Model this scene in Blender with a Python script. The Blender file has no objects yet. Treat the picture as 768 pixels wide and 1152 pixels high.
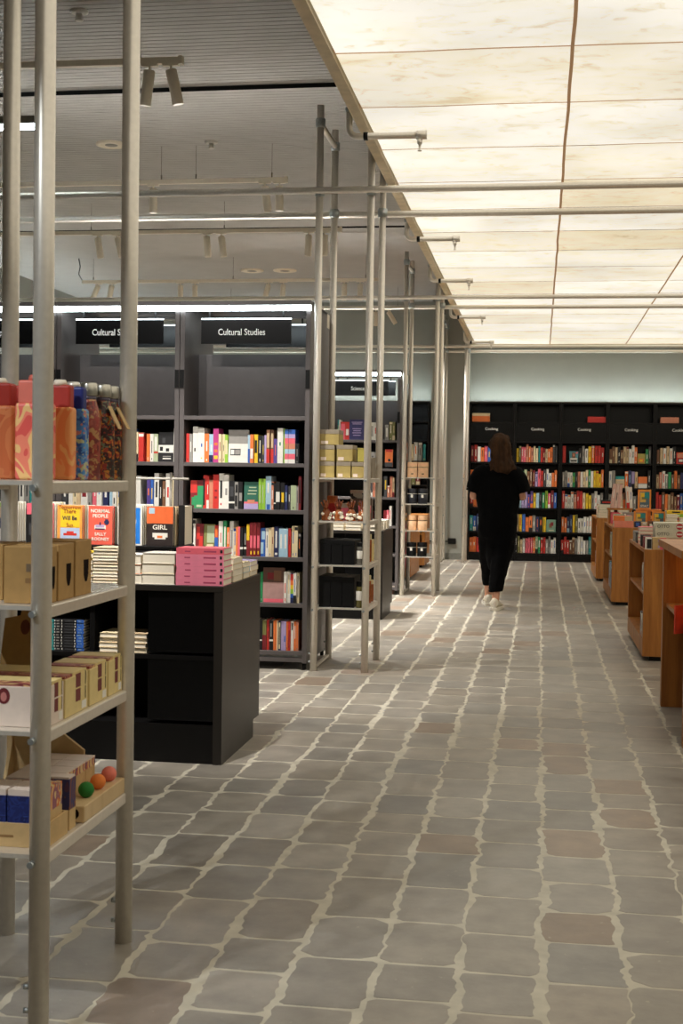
import bpy, math, random
from mathutils import Vector, Matrix, noise
random.seed(7)
sc = bpy.context.scene
COL = sc.collection
PI = math.pi

# ------------------------------------------------------------------ materials
def lin(c):
    return tuple(((v/255.0)/12.92 if v/255.0 <= .04045 else (((v/255.0)+.055)/1.055)**2.4) for v in c)
_M = {}
def M(name, rgb, rough=.5, metal=0.0, var=.10, scale=25.0, stretch=(1,1,1), spec=.5, bump=0.0):
    """procedural principled material: base colour gently mottled by noise"""
    if name in _M: return _M[name]
    m = bpy.data.materials.new(name); m.use_nodes = True
    nt = m.node_tree; b = nt.nodes['Principled BSDF']
    c = lin(rgb)
    tc = nt.nodes.new('ShaderNodeTexCoord'); mp = nt.nodes.new('ShaderNodeMapping')
    mp.inputs['Scale'].default_value = stretch
    nz = nt.nodes.new('ShaderNodeTexNoise'); nz.inputs['Scale'].default_value = scale; nz.inputs['Detail'].default_value = 4
    rp = nt.nodes.new('ShaderNodeValToRGB')
    rp.color_ramp.elements[0].position = .3; rp.color_ramp.elements[1].position = .7
    rp.color_ramp.elements[0].color = (*[v*(1-var) for v in c], 1)
    rp.color_ramp.elements[1].color = (*[min(1, v*(1+var)) for v in c], 1)
    nt.links.new(tc.outputs['Object'], mp.inputs['Vector']); nt.links.new(mp.outputs['Vector'], nz.inputs['Vector'])
    nt.links.new(nz.outputs['Fac'], rp.inputs['Fac']); nt.links.new(rp.outputs['Color'], b.inputs['Base Color'])
    b.inputs['Roughness'].default_value = rough; b.inputs['Metallic'].default_value = metal
    b.inputs['Specular IOR Level'].default_value = spec
    if bump:
        bp = nt.nodes.new('ShaderNodeBump'); bp.inputs['Strength'].default_value = bump; bp.inputs['Distance'].default_value = .01
        nt.links.new(nz.outputs['Fac'], bp.inputs['Height']); nt.links.new(bp.outputs['Normal'], b.inputs['Normal'])
    _M[name] = m
    return m
def EM(name, rgb, strength):
    if name in _M: return _M[name]
    m = bpy.data.materials.new(name); m.use_nodes = True
    b = m.node_tree.nodes['Principled BSDF']
    b.inputs['Base Color'].default_value = (*lin(rgb), 1)
    b.inputs['Emission Color'].default_value = (*lin(rgb), 1)
    b.inputs['Emission Strength'].default_value = strength
    _M[name] = m
    return m

ALU = M('anodised_aluminium', (234,227,215), .36, .52, .04, 60)
ALUD = M('dark_aluminium', (120,114,104), .4, .8, .05, 60)
GALV = M('galvanised_clamp', (180,186,186), .4, .8, .15, 90)
CHAR = M('charcoal_laminate', (92,86,85), .45, 0, .06, 15)
BLACK = M('black_laminate', (12,11,11), .45, 0, .08, 15, spec=.25)
INK = M('black_lacquer', (8,8,9), .25, 0, .05, 20, spec=.3)
WALLG = M('grey_green_paint', (152,152,143), .8, 0, .04, 3)
WHITE = M('white_paint', (205,200,190), .5, 0, .04, 20)
SPOTW = M('warm_white_lamp_body', (236,226,206), .5, 0, .03, 20)
CEILM = M('grey_ceiling_metal', (178,175,171), .6, 0, .05, 4)
SLOTM = M('dark_ceiling_slot', (16,16,16), .8)
LED = EM('cool_led', (226,240,244), 24.0)
LEDU = EM('cove_led', (222,236,238), 56.0)
LEDFILL = EM('uplight_led', (244,240,232), 62.0)
LEDLINE = EM('thin_led_line', (230,240,244), 2.2)
LENS = EM('spot_lens', (235,240,255), 25.0)
LENSOFF = M('spot_lens_off', (120,115,105), .3)
KRAFT = M('kraft_card', (176,138,82), .75, 0, .08, 35)
KRAFTL = M('pale_kraft_card', (205,172,120), .75, 0, .08, 35)
OLIVE = M('olive_card', (178,156,92), .7, 0, .08, 30)
OLIVEL = M('grey_card_lid', (150,138,120), .7, 0, .08, 30)
CREAM = M('cream_card', (228,205,142), .65, 0, .06, 30)
PINKW = M('pinkish_white_card', (232,214,200), .6, 0, .05, 30)
PAPER = M('page_edges', (240,230,210), .8, 0, .10, 160, (1,1,12))
PRINT = M('printed_white', (240,236,226), .6, 0, .02)
PRINTK = M('printed_black', (28,26,26), .6, 0, .02)
SIGNW = M('sign_white', (240,240,236), .6, 0, .01)
GLASS = None
def wood(name, a, b_, rough=.42):
    if name in _M: return _M[name]
    m = bpy.data.materials.new(name); m.use_nodes = True
    nt = m.node_tree; b = nt.nodes['Principled BSDF']
    tc = nt.nodes.new('ShaderNodeTexCoord'); mp = nt.nodes.new('ShaderNodeMapping'); mp.inputs['Scale'].default_value = (14, 5, 1.0)
    n1 = nt.nodes.new('ShaderNodeTexNoise'); n1.inputs['Scale'].default_value = 1.6; n1.inputs['Detail'].default_value = 6; n1.inputs['Distortion'].default_value = .6
    n2 = nt.nodes.new('ShaderNodeTexNoise'); n2.inputs['Scale'].default_value = 9; n2.inputs['Detail'].default_value = 3
    mx = nt.nodes.new('ShaderNodeMath'); mx.operation = 'MULTIPLY_ADD'; mx.inputs[1].default_value = .35
    rp = nt.nodes.new('ShaderNodeValToRGB')
    rp.color_ramp.elements[0].position = .38; rp.color_ramp.elements[1].position = .86
    rp.color_ramp.elements[0].color = (*lin(a), 1); rp.color_ramp.elements[1].color = (*lin(b_), 1)
    nt.links.new(tc.outputs['Object'], mp.inputs['Vector'])
    nt.links.new(mp.outputs['Vector'], n1.inputs['Vector']); nt.links.new(mp.outputs['Vector'], n2.inputs['Vector'])
    nt.links.new(n2.outputs['Fac'], mx.inputs[0]); nt.links.new(n1.outputs['Fac'], mx.inputs[2])
    nt.links.new(mx.outputs[0], rp.inputs['Fac']); nt.links.new(rp.outputs['Color'], b.inputs['Base Color'])
    b.inputs['Roughness'].default_value = rough
    _M[name] = m
    return m
OAK = wood('warm_oak', (142,84,34), (192,127,58))

PAL = {'r':(204,52,44,'red'),'o':(232,122,58,'orange'),'p':(232,104,120,'pink'),'w':(232,228,218,'white'),'c':(226,208,168,'cream'),
 'b':(52,98,178,'blue'),'n':(38,44,86,'navy'),'k':(26,25,26,'black'),'g':(44,140,86,'green'),'l':(150,196,64,'lime green'),
 'y':(236,196,44,'yellow'),'m':(126,30,36,'maroon'),'t':(40,142,142,'teal'),'a':(168,200,218,'pale blue'),'u':(86,68,140,'purple'),
 'v':(178,160,204,'lavender'),'e':(206,180,142,'beige'),'s':(122,84,58,'brown'),'x':(150,146,140,'grey'),'d':(66,66,68,'dark grey'),
 'q':(186,58,128,'magenta'),'z':(178,190,152,'sage green'),'f':(126,124,70,'olive'),'h':(206,132,104,'terracotta')}
def BM(k): return M('cover_'+PAL[k][3].replace(' ','_'), PAL[k][:3], .5, 0, .06, 40)
def BN(k): return PAL[k][3]

# ------------------------------------------------------------------ mesh builder
class MB:
    def __init__(s): s.v=[]; s.f=[]; s.mi=[]; s.sm=[]; s.mats=[]
    def _m(s, m):
        if m not in s.mats: s.mats.append(m)
        return s.mats.index(m)
    def face(s, idx, m, smooth=False): s.f.append(tuple(idx)); s.mi.append(s._m(m)); s.sm.append(smooth)
    def box(s, x0,x1,y0,y1,z0,z1, m, T=None):
        b=len(s.v); P=[Vector((x,y,z)) for z in (z0,z1) for y in (y0,y1) for x in (x0,x1)]
        if T is not None: P=[T@p for p in P]
        s.v += P
        for q in ((0,2,3,1),(4,5,7,6),(0,1,5,4),(2,6,7,3),(0,4,6,2),(1,3,7,5)): s.face([b+i for i in q], m)
        return s
    def prism(s, poly, axis, a, b_, m, T=None):
        """poly 2-D outline extruded along axis 'x','y','z' from a to b_"""
        def P(u,v,w): return Vector({'x':(w,u,v),'y':(u,w,v),'z':(u,v,w)}[axis])
        n=len(poly); b=len(s.v)
        for w in (a,b_):
            for (u,v) in poly:
                p=P(u,v,w); s.v.append(T@p if T is not None else p)
        s.face([b+i for i in range(n)][::-1], m); s.face([b+n+i for i in range(n)], m)
        for i in range(n): j=(i+1)%n; s.face((b+i,b+j,b+n+j,b+n+i), m)
        return s
    def tube(s, p0, p1, r, m, n=14, r1=None, cap=True):
        p0=Vector(p0); p1=Vector(p1); d=(p1-p0).normalized(); r1 = r if r1 is None else r1
        u=d.orthogonal().normalized(); w=d.cross(u); b=len(s.v)
        for (c,rr) in ((p0,r),(p1,r1)):
            for i in range(n):
                a=2*PI*i/n; s.v.append(c+u*rr*math.cos(a)+w*rr*math.sin(a))
        for i in range(n): j=(i+1)%n; s.face((b+i,b+j,b+n+j,b+n+i), m, True)
        if cap: s.face([b+i for i in range(n)][::-1], m); s.face([b+n+i for i in range(n)], m)
        return s
    def path(s, pts, r, m, n=10):
        pts=[Vector(p) for p in pts]; b=len(s.v); u=None
        for k,p in enumerate(pts):
            d=(pts[min(k+1,len(pts)-1)]-pts[max(k-1,0)]).normalized()
            u=d.orthogonal().normalized() if u is None else (u-d*u.dot(d)).normalized()
            w=d.cross(u)
            for i in range(n): a=2*PI*i/n; s.v.append(p+u*r*math.cos(a)+w*r*math.sin(a))
        for k in range(len(pts)-1):
            for i in range(n): j=(i+1)%n; s.face((b+k*n+i,b+k*n+j,b+(k+1)*n+j,b+(k+1)*n+i), m, True)
        s.face([b+i for i in range(n)][::-1], m); s.face([b+(len(pts)-1)*n+i for i in range(n)], m)
        return s
    def loft(s, rings, m, cap=True, smooth=True):
        """rings: list of equal-length point lists"""
        n=len(rings[0]); b=len(s.v)
        for r in rings: s.v += [Vector(p) for p in r]
        for k in range(len(rings)-1):
            for i in range(n): j=(i+1)%n; s.face((b+k*n+i,b+k*n+j,b+(k+1)*n+j,b+(k+1)*n+i), m, smooth)
        if cap: s.face([b+i for i in range(n)][::-1], m, smooth); s.face([b+(len(rings)-1)*n+i for i in range(n)], m, smooth)
        return s
    def lathe(s, prof, m, n=20, c=(0,0,0), mats=None, T=None):
        rings=[]
        b=len(s.v)
        for (r,z) in prof:
            for i in range(n):
                p=Vector((c[0]+r*math.cos(2*PI*i/n), c[1]+r*math.sin(2*PI*i/n), c[2]+z)); s.v.append(T@p if T is not None else p)
        for k in range(len(prof)-1):
            mm = mats[k] if mats else m
            for i in range(n): j=(i+1)%n; s.face((b+k*n+i,b+k*n+j,b+(k+1)*n+j,b+(k+1)*n+i), mm, True)
        s.face([b+i for i in range(n)][::-1], mats[0] if mats else m); s.face([b+(len(prof)-1)*n+i for i in range(n)], mats[-1] if mats else m)
        return s
    def mesh(s, name):
        me=bpy.data.meshes.new(name); me.from_pydata([tuple(v) for v in s.v],[],s.f)
        for m in s.mats: me.materials.append(m)
        me.polygons.foreach_set('material_index', s.mi); me.polygons.foreach_set('use_smooth', s.sm); me.update()
        return me
    def build(s, name, parent=None, loc=(0,0,0), rot=None, bevel=0, seg=2):
        o=bpy.data.objects.new(name, s.mesh(name)); COL.objects.link(o)
        o.location=loc
        if rot is not None: o.rotation_euler = rot if hasattr(rot,'__len__') else (0,0,rot)
        if parent is not None: o.parent=parent
        if bevel:
            md=o.modifiers.new('edge_round','BEVEL'); md.width=bevel; md.segments=seg; md.limit_method='ANGLE'; md.angle_limit=math.radians(40)
        return o
def bx(*a): return MB().box(*a)
def tag(o, label=None, cat=None, group=None, kind=None):
    if label: o['label']=label
    if cat: o['category']=cat
    if group: o['group']=group
    if kind: o['kind']=kind
    return o
def empty(name, loc, label, cat, group=None, rz=0):
    o=bpy.data.objects.new(name, None); COL.objects.link(o); o.location=loc; o.rotation_euler=(0,0,rz); o.empty_display_size=.1
    return tag(o, label, cat, group)
def struct(o): o['kind']='structure'; return o
def copy_tree(o, parent=None):
    c=o.copy(); COL.objects.link(c)
    if parent is not None: c.parent=parent
    for ch in list(o.children): copy_tree(ch, c)
    return c
def text(body, size, m, parent, loc, name='lettering', rot=(PI/2,0,0), align='CENTER', bold=0.0, sx=1.0):
    cu=bpy.data.curves.new(name,'FONT'); cu.body=body; cu.size=size; cu.extrude=.0004; cu.align_x=align; cu.align_y='CENTER'
    cu.offset=bold; cu.resolution_u=3; cu.materials.append(m); cu.space_line=.95
    tmp=bpy.data.objects.new('text_source', cu); COL.objects.link(tmp); bpy.context.view_layer.update()
    me=bpy.data.meshes.new_from_object(tmp.evaluated_get(bpy.context.evaluated_depsgraph_get())); bpy.data.objects.remove(tmp); bpy.data.curves.remove(cu)
    me.name=name
    o=bpy.data.objects.new(name, me); COL.objects.link(o); o.location=loc; o.rotation_euler=rot; o.scale=(sx,1,1)
    if parent is not None: o.parent=parent
    return o
ORD=['first','second','third','fourth','fifth','sixth','seventh','eighth','ninth','tenth','eleventh','twelfth','thirteenth','fourteenth','fifteenth','sixteenth','seventeenth','eighteenth','nineteenth','twentieth']
def ordn(i):
    if i<20: return ORD[i]
    return 'twenty-'+ORD[i-20] if i<29 else ('thirtieth' if i==29 else 'thirty-'+ORD[i-30])

# ------------------------------------------------------------------ camera (46 mm equivalent, slight roll)
cam=bpy.data.cameras.new('camera'); co=bpy.data.objects.new('camera',cam); COL.objects.link(co)
cam.sensor_fit='VERTICAL'; cam.sensor_height=36.0; cam.sensor_width=24.0; cam.lens=1470.0*36.0/1152.0; cam.dof.use_dof=True; cam.dof.focus_distance=7.5; cam.dof.aperture_fstop=11; cam.clip_start=.05; cam.clip_end=100
Rt=((0.9885973201981032,0.14993178941386132,0.013992748846697725),(-0.018174542123276426,0.026557424582275883,0.9994820604784089),(0.1494825224423861,-0.9883395983783684,0.028979540395721596))
mw=Matrix(Rt).transposed().to_4x4(); mw.translation=(0,0,1.3); co.matrix_world=mw
sc.camera=co
sc.view_settings.view_transform='Standard'; sc.view_settings.look='None'; sc.view_settings.gamma=1; sc.view_settings.use_curve_mapping=False
sc.view_settings.exposure=0.0
w=bpy.data.worlds.new('world'); sc.world=w; w.use_nodes=True
w.node_tree.nodes['Background'].inputs[0].default_value=(.02,.02,.02,1)
# ------------------------------------------------------------------ room shell
XL,XR,Y0,Y1,ZC = -7.3, 6.2, -6.0, 20.65, 4.04
def floor_material():
    m=bpy.data.materials.new('stone_pavers'); m.use_nodes=True; nt=m.node_tree; b=nt.nodes['Principled BSDF']
    at=nt.nodes.new('ShaderNodeAttribute'); at.attribute_name='tint'
    tc=nt.nodes.new('ShaderNodeTexCoord')
    n1=nt.nodes.new('ShaderNodeTexNoise'); n1.inputs['Scale'].default_value=7; n1.inputs['Detail'].default_value=6; n1.inputs['Roughness'].default_value=.6
    n2=nt.nodes.new('ShaderNodeTexNoise'); n2.inputs['Scale'].default_value=46; n2.inputs['Detail'].default_value=3
    r1=nt.nodes.new('ShaderNodeMapRange'); r1.inputs['From Min'].default_value=.3; r1.inputs['From Max'].default_value=.7; r1.inputs['To Min'].default_value=.76; r1.inputs['To Max'].default_value=1.20
    r2=nt.nodes.new('ShaderNodeMapRange'); r2.inputs['From Min'].default_value=.70; r2.inputs['From Max'].default_value=.74; r2.inputs['To Min'].default_value=0; r2.inputs['To Max'].default_value=.35
    mul=nt.nodes.new('ShaderNodeVectorMath'); mul.operation='SCALE'
    mix=nt.nodes.new('ShaderNodeMix'); mix.data_type='RGBA'
    mix.inputs['B'].default_value=(*lin((206,196,172)),1)
    L=nt.links.new
    L(tc.outputs['Object'],n1.inputs['Vector']); L(tc.outputs['Object'],n2.inputs['Vector'])
    L(n1.outputs['Fac'],r1.inputs['Value']); L(n2.outputs['Fac'],r2.inputs['Value'])
    L(at.outputs['Color'],mul.inputs[0]); L(r1.outputs['Result'],mul.inputs['Scale'])
    L(mul.outputs['Vector'],mix.inputs['A']); L(r2.outputs['Result'],mix.inputs['Factor']); L(mix.outputs['Result'],b.inputs['Base Color'])
    r3=nt.nodes.new('ShaderNodeMapRange'); r3.inputs['To Min'].default_value=.26; r3.inputs['To Max'].default_value=.50
    L(n1.outputs['Fac'],r3.inputs['Value']); L(r3.outputs['Result'],b.inputs['Roughness'])
    bp=nt.nodes.new('ShaderNodeBump'); bp.inputs['Strength'].default_value=.25; bp.inputs['Distance'].default_value=.01
    L(n1.outputs['Fac'],bp.inputs['Height']); L(bp.outputs['Normal'],b.inputs['Normal'])
    return m
def make_floor():
    rnd=random.Random(21); V=[];F=[];MI=[];TI=[]
    PITCH=.2165
    k0=int((XL-.03)/PITCH)-1; k1=int((XR-.03)/PITCH)+1
    tones=[(158,150,138)]*7+[(152,145,135)]*5+[(146,141,133)]*3+[(156,146,133)]*2+[(154,136,119)]+[(164,157,146)]*2
    for k in range(k0,k1+1):
        xa=.03+PITCH*k; xb=xa+PITCH
        if xb<XL or xa>XR: continue
        y=Y0-rnd.random()*.3
        ja=rnd.uniform(-.008,.008)
        while y<Y1:
            ln=rnd.choice((.26,.29,.31,.33,.35,.30,.24,.38)); y2=y+ln
            near = xa>-3.2
            g=.0035+rnd.random()*.003
            gl=.004+rnd.random()**2*.013; gr=.004+rnd.random()**2*.013
            ns=14 if near else 3
            cr=rnd.choice((.006,.012,.018,.026,.038))*rnd.uniform(.8,1.2)
            def edge(xx,sgn,s0):
                out=[]
                for i in range(ns+1):
                    t=i/ns; yy=y+g+cr*.7+(ln-2*g-1.4*cr)*t
                    wob=noise.noise(Vector((xx*5.0+sgn*3.1,yy*5.5,s0)))*.013+(noise.noise(Vector((xx*7,yy*19,s0+4)))*.012+noise.noise(Vector((xx*9,yy*46,s0+8)))*.009 if near else 0)
                    out.append((xx+wob,yy))
                return out
            Lp=edge(xa+gl,1,.5); Rp=edge(xb-gr,-1,.5)
            x0,x1=Lp[0][0],Rp[0][0]; x2,x3=Lp[-1][0],Rp[-1][0]
            sk=rnd.uniform(-.008,.008)
            bot=[(x0+cr,y+g-sk*.4),(x0+(x1-x0)*.5,y+g+(rnd.uniform(-.003,.003))),(x1-cr,y+g+sk*.4)]
            top=[(x3-cr,y2-g+sk*.4),(x2+(x3-x2)*.5,y2-g+rnd.uniform(-.003,.003)),(x2+cr,y2-g-sk*.4)]
            per=bot+Rp+top+Lp[::-1]
            cx=sum(p[0] for p in per)/len(per); cy=sum(p[1] for p in per)/len(per); n=len(per); b=len(V)
            hz=rnd.uniform(.0,.0003)
            for (px,py) in per:
                dx,dy=px-cx,py-cy; V.append((cx+dx*(1-.0015/max(.03,abs(dx))),cy+dy*(1-.0015/max(.05,abs(dy))),hz))
            for (px,py) in per: V.append((px,py,-.006))
            F.append([b+i for i in range(n)]); MI.append(0)
            for i in range(n): j=(i+1)%n; F.append((b+i,b+n+i,b+n+j,b+j)); MI.append(0)
            t=lin(rnd.choice(tones)); j=rnd.uniform(.82,1.05); TI += [tuple(v*j for v in t)]*(2*n)
            y=y2
    b=len(V); V += [(XL,Y0,-.0005),(XR,Y0,-.0005),(XR,Y1,-.0005),(XL,Y1,-.0005),(XL,Y0,-.12),(XR,Y0,-.12),(XR,Y1,-.12),(XL,Y1,-.12)]
    for q in ((0,1,2,3),(7,6,5,4),(0,4,5,1),(1,5,6,2),(2,6,7,3),(3,7,4,0)): F.append([b+i for i in q]); MI.append(1)
    TI += [(.5,.5,.5)]*8
    me=bpy.data.meshes.new('floor'); me.from_pydata(V,[],F); me.materials.append(floor_material())
    me.materials.append(M('sandy_grout',(200,193,176),.85,0,.12,14))
    me.polygons.foreach_set('material_index',MI)
    ca=me.color_attributes.new('tint','FLOAT_COLOR','POINT')
    ca.data.foreach_set('color',[c for t in TI for c in (*t,1.0)])
    me.update(); o=bpy.data.objects.new('floor',me); COL.objects.link(o); return struct(o)
make_floor()
# ceiling of ribbed metal trays with two dark slots
def make_ceiling():
    mb=MB(); prof=[]; y=Y0
    slots=[(9.10,9.20),(14.37,14.45)]
    mat=[]
    while y<Y1:
        s=[q for q in slots if q[0]-.02<=y<q[0]+.045]
        if s:
            prof += [(y,ZC),(y+.005,ZC+.13),(y+.10,ZC+.13),(y+.105,ZC)]; mat += [1,1,1,0]; y+=.115
        else:
            prof += [(y,ZC),(y+.054,ZC),(y+.057,ZC+.0045),(y+.063,ZC+.0045)]; mat += [0,0,0,0]; y+=.066
    prof.append((Y1,ZC))
    b=len(mb.v)
    for (yy,zz) in prof: mb.v.append(Vector((XL,yy,zz))); mb.v.append(Vector((XR,yy,zz)))
    for i in range(len(prof)-1): mb.face((b+2*i,b+2*i+1,b+2*i+3,b+2*i+2), (CEILM,SLOTM)[mat[i]])
    mb.box(XL,XR,Y0,Y1,ZC+.15,ZC+.25,SLOTM)
    return struct(mb.build('ceiling'))
make_ceiling()
struct(bx(XL-.15,XR+.15,Y1,Y1+.15,0,ZC+.25,WALLG).build('wall_back'))
struct(bx(XL-.15,XR+.15,Y0-.15,Y0,0,ZC+.25,WALLG).build('wall_front'))
struct(bx(XL-.15,XL,Y0,Y1,0,ZC+.25,WALLG).build('wall_left'))
struct(bx(XR,XR+.15,Y0,Y1,0,ZC+.25,WALLG).build('wall_right'))
struct(bx(-1.685,-1.105,20.30,20.65,0,ZC,WALLG).build('wall_pier'))
struct(bx(-1.69,-1.10,20.28,20.30,0,.10,M('grey_skirting',(120,120,112),.6)).build('baseboard_back'))
o=empty('power_socket',(-1.33,20.30,.285),'small black power socket low on the green pier','socket')
bx(-.06,.06,-.03,0,-.045,.045,BLACK).build('housing',o,bevel=.006); bx(-.40,-.06,-.018,-.004,-.012,.0,BLACK).build('cable',o)

struct(bx(XL,XL+.30,8.0,Y1,2.40,2.44,WALLG).build('trim_1'))
o=empty('cove_light',(XL+.12,15.2,2.441),'long LED cove light on the ledge of the wall beyond the bookcases','light')
MB().box(-.03,.03,-5.2,5.2,0,.008,ALUD).box(.025,.03,-5.2,5.2,.008,.035,ALUD).build('channel',o); bx(-.02,.02,-5.19,5.19,.008,.014,LEDU).build('led_tape',o)
# ------------------------------------------------------------------ luminous ceiling
def panel_material():
    m=bpy.data.materials.new('backlit_paper'); m.use_nodes=True; nt=m.node_tree; b=nt.nodes['Principled BSDF']
    ge=nt.nodes.new('ShaderNodeNewGeometry'); oi=nt.nodes.new('ShaderNodeObjectInfo')
    off=nt.nodes.new('ShaderNodeVectorMath'); off.operation='MULTIPLY_ADD'; off.inputs[1].default_value=(1,1.8,1)
    cmb=nt.nodes.new('ShaderNodeMath'); cmb.operation='MULTIPLY'; cmb.inputs[1].default_value=37
    n1=nt.nodes.new('ShaderNodeTexNoise'); n1.inputs['Scale'].default_value=1.7; n1.inputs['Detail'].default_value=7; n1.inputs['Roughness'].default_value=.62; n1.inputs['Distortion'].default_value=.5
    rp=nt.nodes.new('ShaderNodeValToRGB'); e=rp.color_ramp.elements
    e[0].position=.18; e[0].color=(*lin((210,184,140)),1); e[1].position=.55; e[1].color=(*lin((251,245,231)),1)
    k=e.new(.30); k.color=(*lin((234,220,188)),1); k=e.new(.40); k.color=(*lin((247,239,218)),1)
    n2=nt.nodes.new('ShaderNodeTexNoise'); n2.inputs['Scale'].default_value=.9; n2.inputs['Detail'].default_value=2
    mr=nt.nodes.new('ShaderNodeMapRange'); mr.inputs['From Min'].default_value=.3; mr.inputs['From Max'].default_value=.7; mr.inputs['To Min'].default_value=.84; mr.inputs['To Max'].default_value=1.10
    mo=nt.nodes.new('ShaderNodeMapRange'); mo.inputs['To Min'].default_value=.92; mo.inputs['To Max'].default_value=1.03
    mm=nt.nodes.new('ShaderNodeMath'); mm.operation='MULTIPLY'
    st=nt.nodes.new('ShaderNodeMath'); st.operation='MULTIPLY'; st.inputs[1].default_value=PANEL_E
    L=nt.links.new
    L(oi.outputs['Random'],cmb.inputs[0]); L(ge.outputs['Position'],off.inputs[0]); L(cmb.outputs[0],off.inputs[2])
    L(off.outputs[0],n1.inputs['Vector']); L(n1.outputs['Fac'],rp.inputs['Fac']); L(ge.outputs['Position'],n2.inputs['Vector'])
    n3=nt.nodes.new('ShaderNodeTexNoise'); n3.inputs['Scale'].default_value=5.5; n3.inputs['Detail'].default_value=9; n3.inputs['Roughness'].default_value=.7; n3.inputs['Distortion'].default_value=1.2
    rp3=nt.nodes.new('ShaderNodeValToRGB'); e3=rp3.color_ramp.elements; e3[0].position=.30; e3[0].color=(*lin((214,196,160)),1); e3[1].position=.47; e3[1].color=(1,1,1,1)
    r3=nt.nodes.new('ShaderNodeValToRGB'); e4=r3.color_ramp.elements; e4[0].position=.0; e4[0].color=(*lin((245,236,216)),1); e4[1].position=.45; e4[1].color=(1,1,1,1)
    m1=nt.nodes.new('ShaderNodeMixRGB'); m1.blend_type='MULTIPLY'; m1.inputs['Fac'].default_value=.75
    m2=nt.nodes.new('ShaderNodeMixRGB'); m2.blend_type='MULTIPLY'; m2.inputs['Fac'].default_value=1
    L(off.outputs[0],n3.inputs['Vector']); L(n3.outputs['Fac'],rp3.inputs['Fac']); L(oi.outputs['Random'],r3.inputs['Fac'])
    L(rp.outputs['Color'],m1.inputs['Color1']); L(rp3.outputs['Color'],m1.inputs['Color2']); L(m1.outputs['Color'],m2.inputs['Color1']); L(r3.outputs['Color'],m2.inputs['Color2'])
    L(m2.outputs['Color'],b.inputs['Emission Color']); L(n2.outputs['Fac'],mr.inputs['Value']); L(oi.outputs['Random'],mo.inputs['Value'])
    L(mr.outputs['Result'],mm.inputs[0]); L(mo.outputs['Result'],mm.inputs[1]); L(mm.outputs[0],st.inputs[0]); L(st.outputs[0],b.inputs['Emission Strength'])
    b.inputs['Base Color'].default_value=(.25,.23,.2,1); b.inputs['Roughness'].default_value=.8
    return m
PANEL_E=.99
PM=panel_material(); SEAM=EM('brown_seam',(150,116,82),.42); FASC=M('sandy_frame',(216,198,164),.75,0,.10,12)
HOUS=M('housing_grey',(70,68,66),.8)
# rows behind the camera carry on as one strip added for near-floor light
lum=empty('luminous_ceiling',(0,0,3.35),'long ceiling of glowing cream stained paper panels above the stone aisle','lit ceiling')
PX0=-1.03; PW=1.147; PY0=6.36-.946*8; PD=.946; NR=23; NC=4
PYE=PY0+PD*NR
rnd=random.Random(5)
pan=None
for i in range(NC):
    for j in range(NR):
        x0=PX0+i*PW; y0=PY0+j*PD; ye=min(y0+PD,20.47)
        mb=MB(); nx,ny=8,6; g=.009
        seed=rnd.random()*50
        for a in range(nx+1):
            for c in range(ny+1):
                u=a/nx; v=c/ny
                xx=x0+g+(PW-2*g)*u; yy=y0+g+(ye-y0-2*g)*v
                if c in (0,ny): yy+=noise.noise(Vector((xx*2.2,round(y0+(ye-y0)*v,2)*3,0)))*.014
                if a in (0,nx): xx+=noise.noise(Vector((round(x0+PW*u,2)*3,yy*2.2,9)))*.005
                zz=-.010*math.sin(PI*u)*math.sin(PI*v)+noise.noise(Vector((xx*1.3,yy*1.3,seed)))*.004*math.sin(PI*u)*math.sin(PI*v)
                mb.v.append(Vector((xx,yy,zz)))
        for a in range(nx):
            for c in range(ny):
                k=a*(ny+1)+c; mb.face((k,k+1,k+ny+2,k+ny+1), PM, True)
        mb.build('light_panel',lum)
mb=MB(); mb.v+=[Vector((PX0,Y0+3.9,0)),Vector((PX0+NC*PW,Y0+3.9,0)),Vector((PX0+NC*PW,PY0-.06,0)),Vector((PX0,PY0-.06,0))]; mb.face((3,2,1,0),PM); mb.build('light_panel',lum)
mb=MB(); xq=PX0+NC*PW+.06; mb.v+=[Vector((xq,Y0+3.9,0)),Vector((6.0,Y0+3.9,0)),Vector((6.0,20.47,0)),Vector((xq,20.47,0))]; mb.face((3,2,1,0),PM); mb.build('light_panel',lum)  # unseen glowing strip added to brighten the right side
mb=MB()
for i in range(1,NC): mb.box(PX0+i*PW-.035,PX0+i*PW+.035,PY0,20.47,.006,.02,SEAM)
for j in range(1,NR): mb.box(PX0,PX0+NC*PW,PY0+j*PD-.035,PY0+j*PD+.035,.007,.02,SEAM)
mb.build('seam_grid',lum)
mb=MB()
mb.box(PX0-.06,PX0,Y0+.1,20.47,-.02,.12,FASC); mb.box(PX0+NC*PW,PX0+NC*PW+.06,PY0-.06,20.47,-.02,.12,FASC); mb.box(PX0,PX0+NC*PW,PY0-.06,PY0,-.02,.12,FASC)
mb.box(PX0,PX0+NC*PW,20.47,20.53,-.02,.12,FASC)
mb.build('edge_frame',lum)
bx(PX0-.04,6.0,Y0+.1,20.52,.022,.12,HOUS).build('housing',lum)
# hangers carry the box from the ceiling
mb=None
for j in range(2,NR,5):
    MB().tube((PX0+.3,PY0+j*PD,.12),(PX0+.3,PY0+j*PD,ZC-3.35+.05),.008,ALUD,8).build('hanger',lum)

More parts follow.
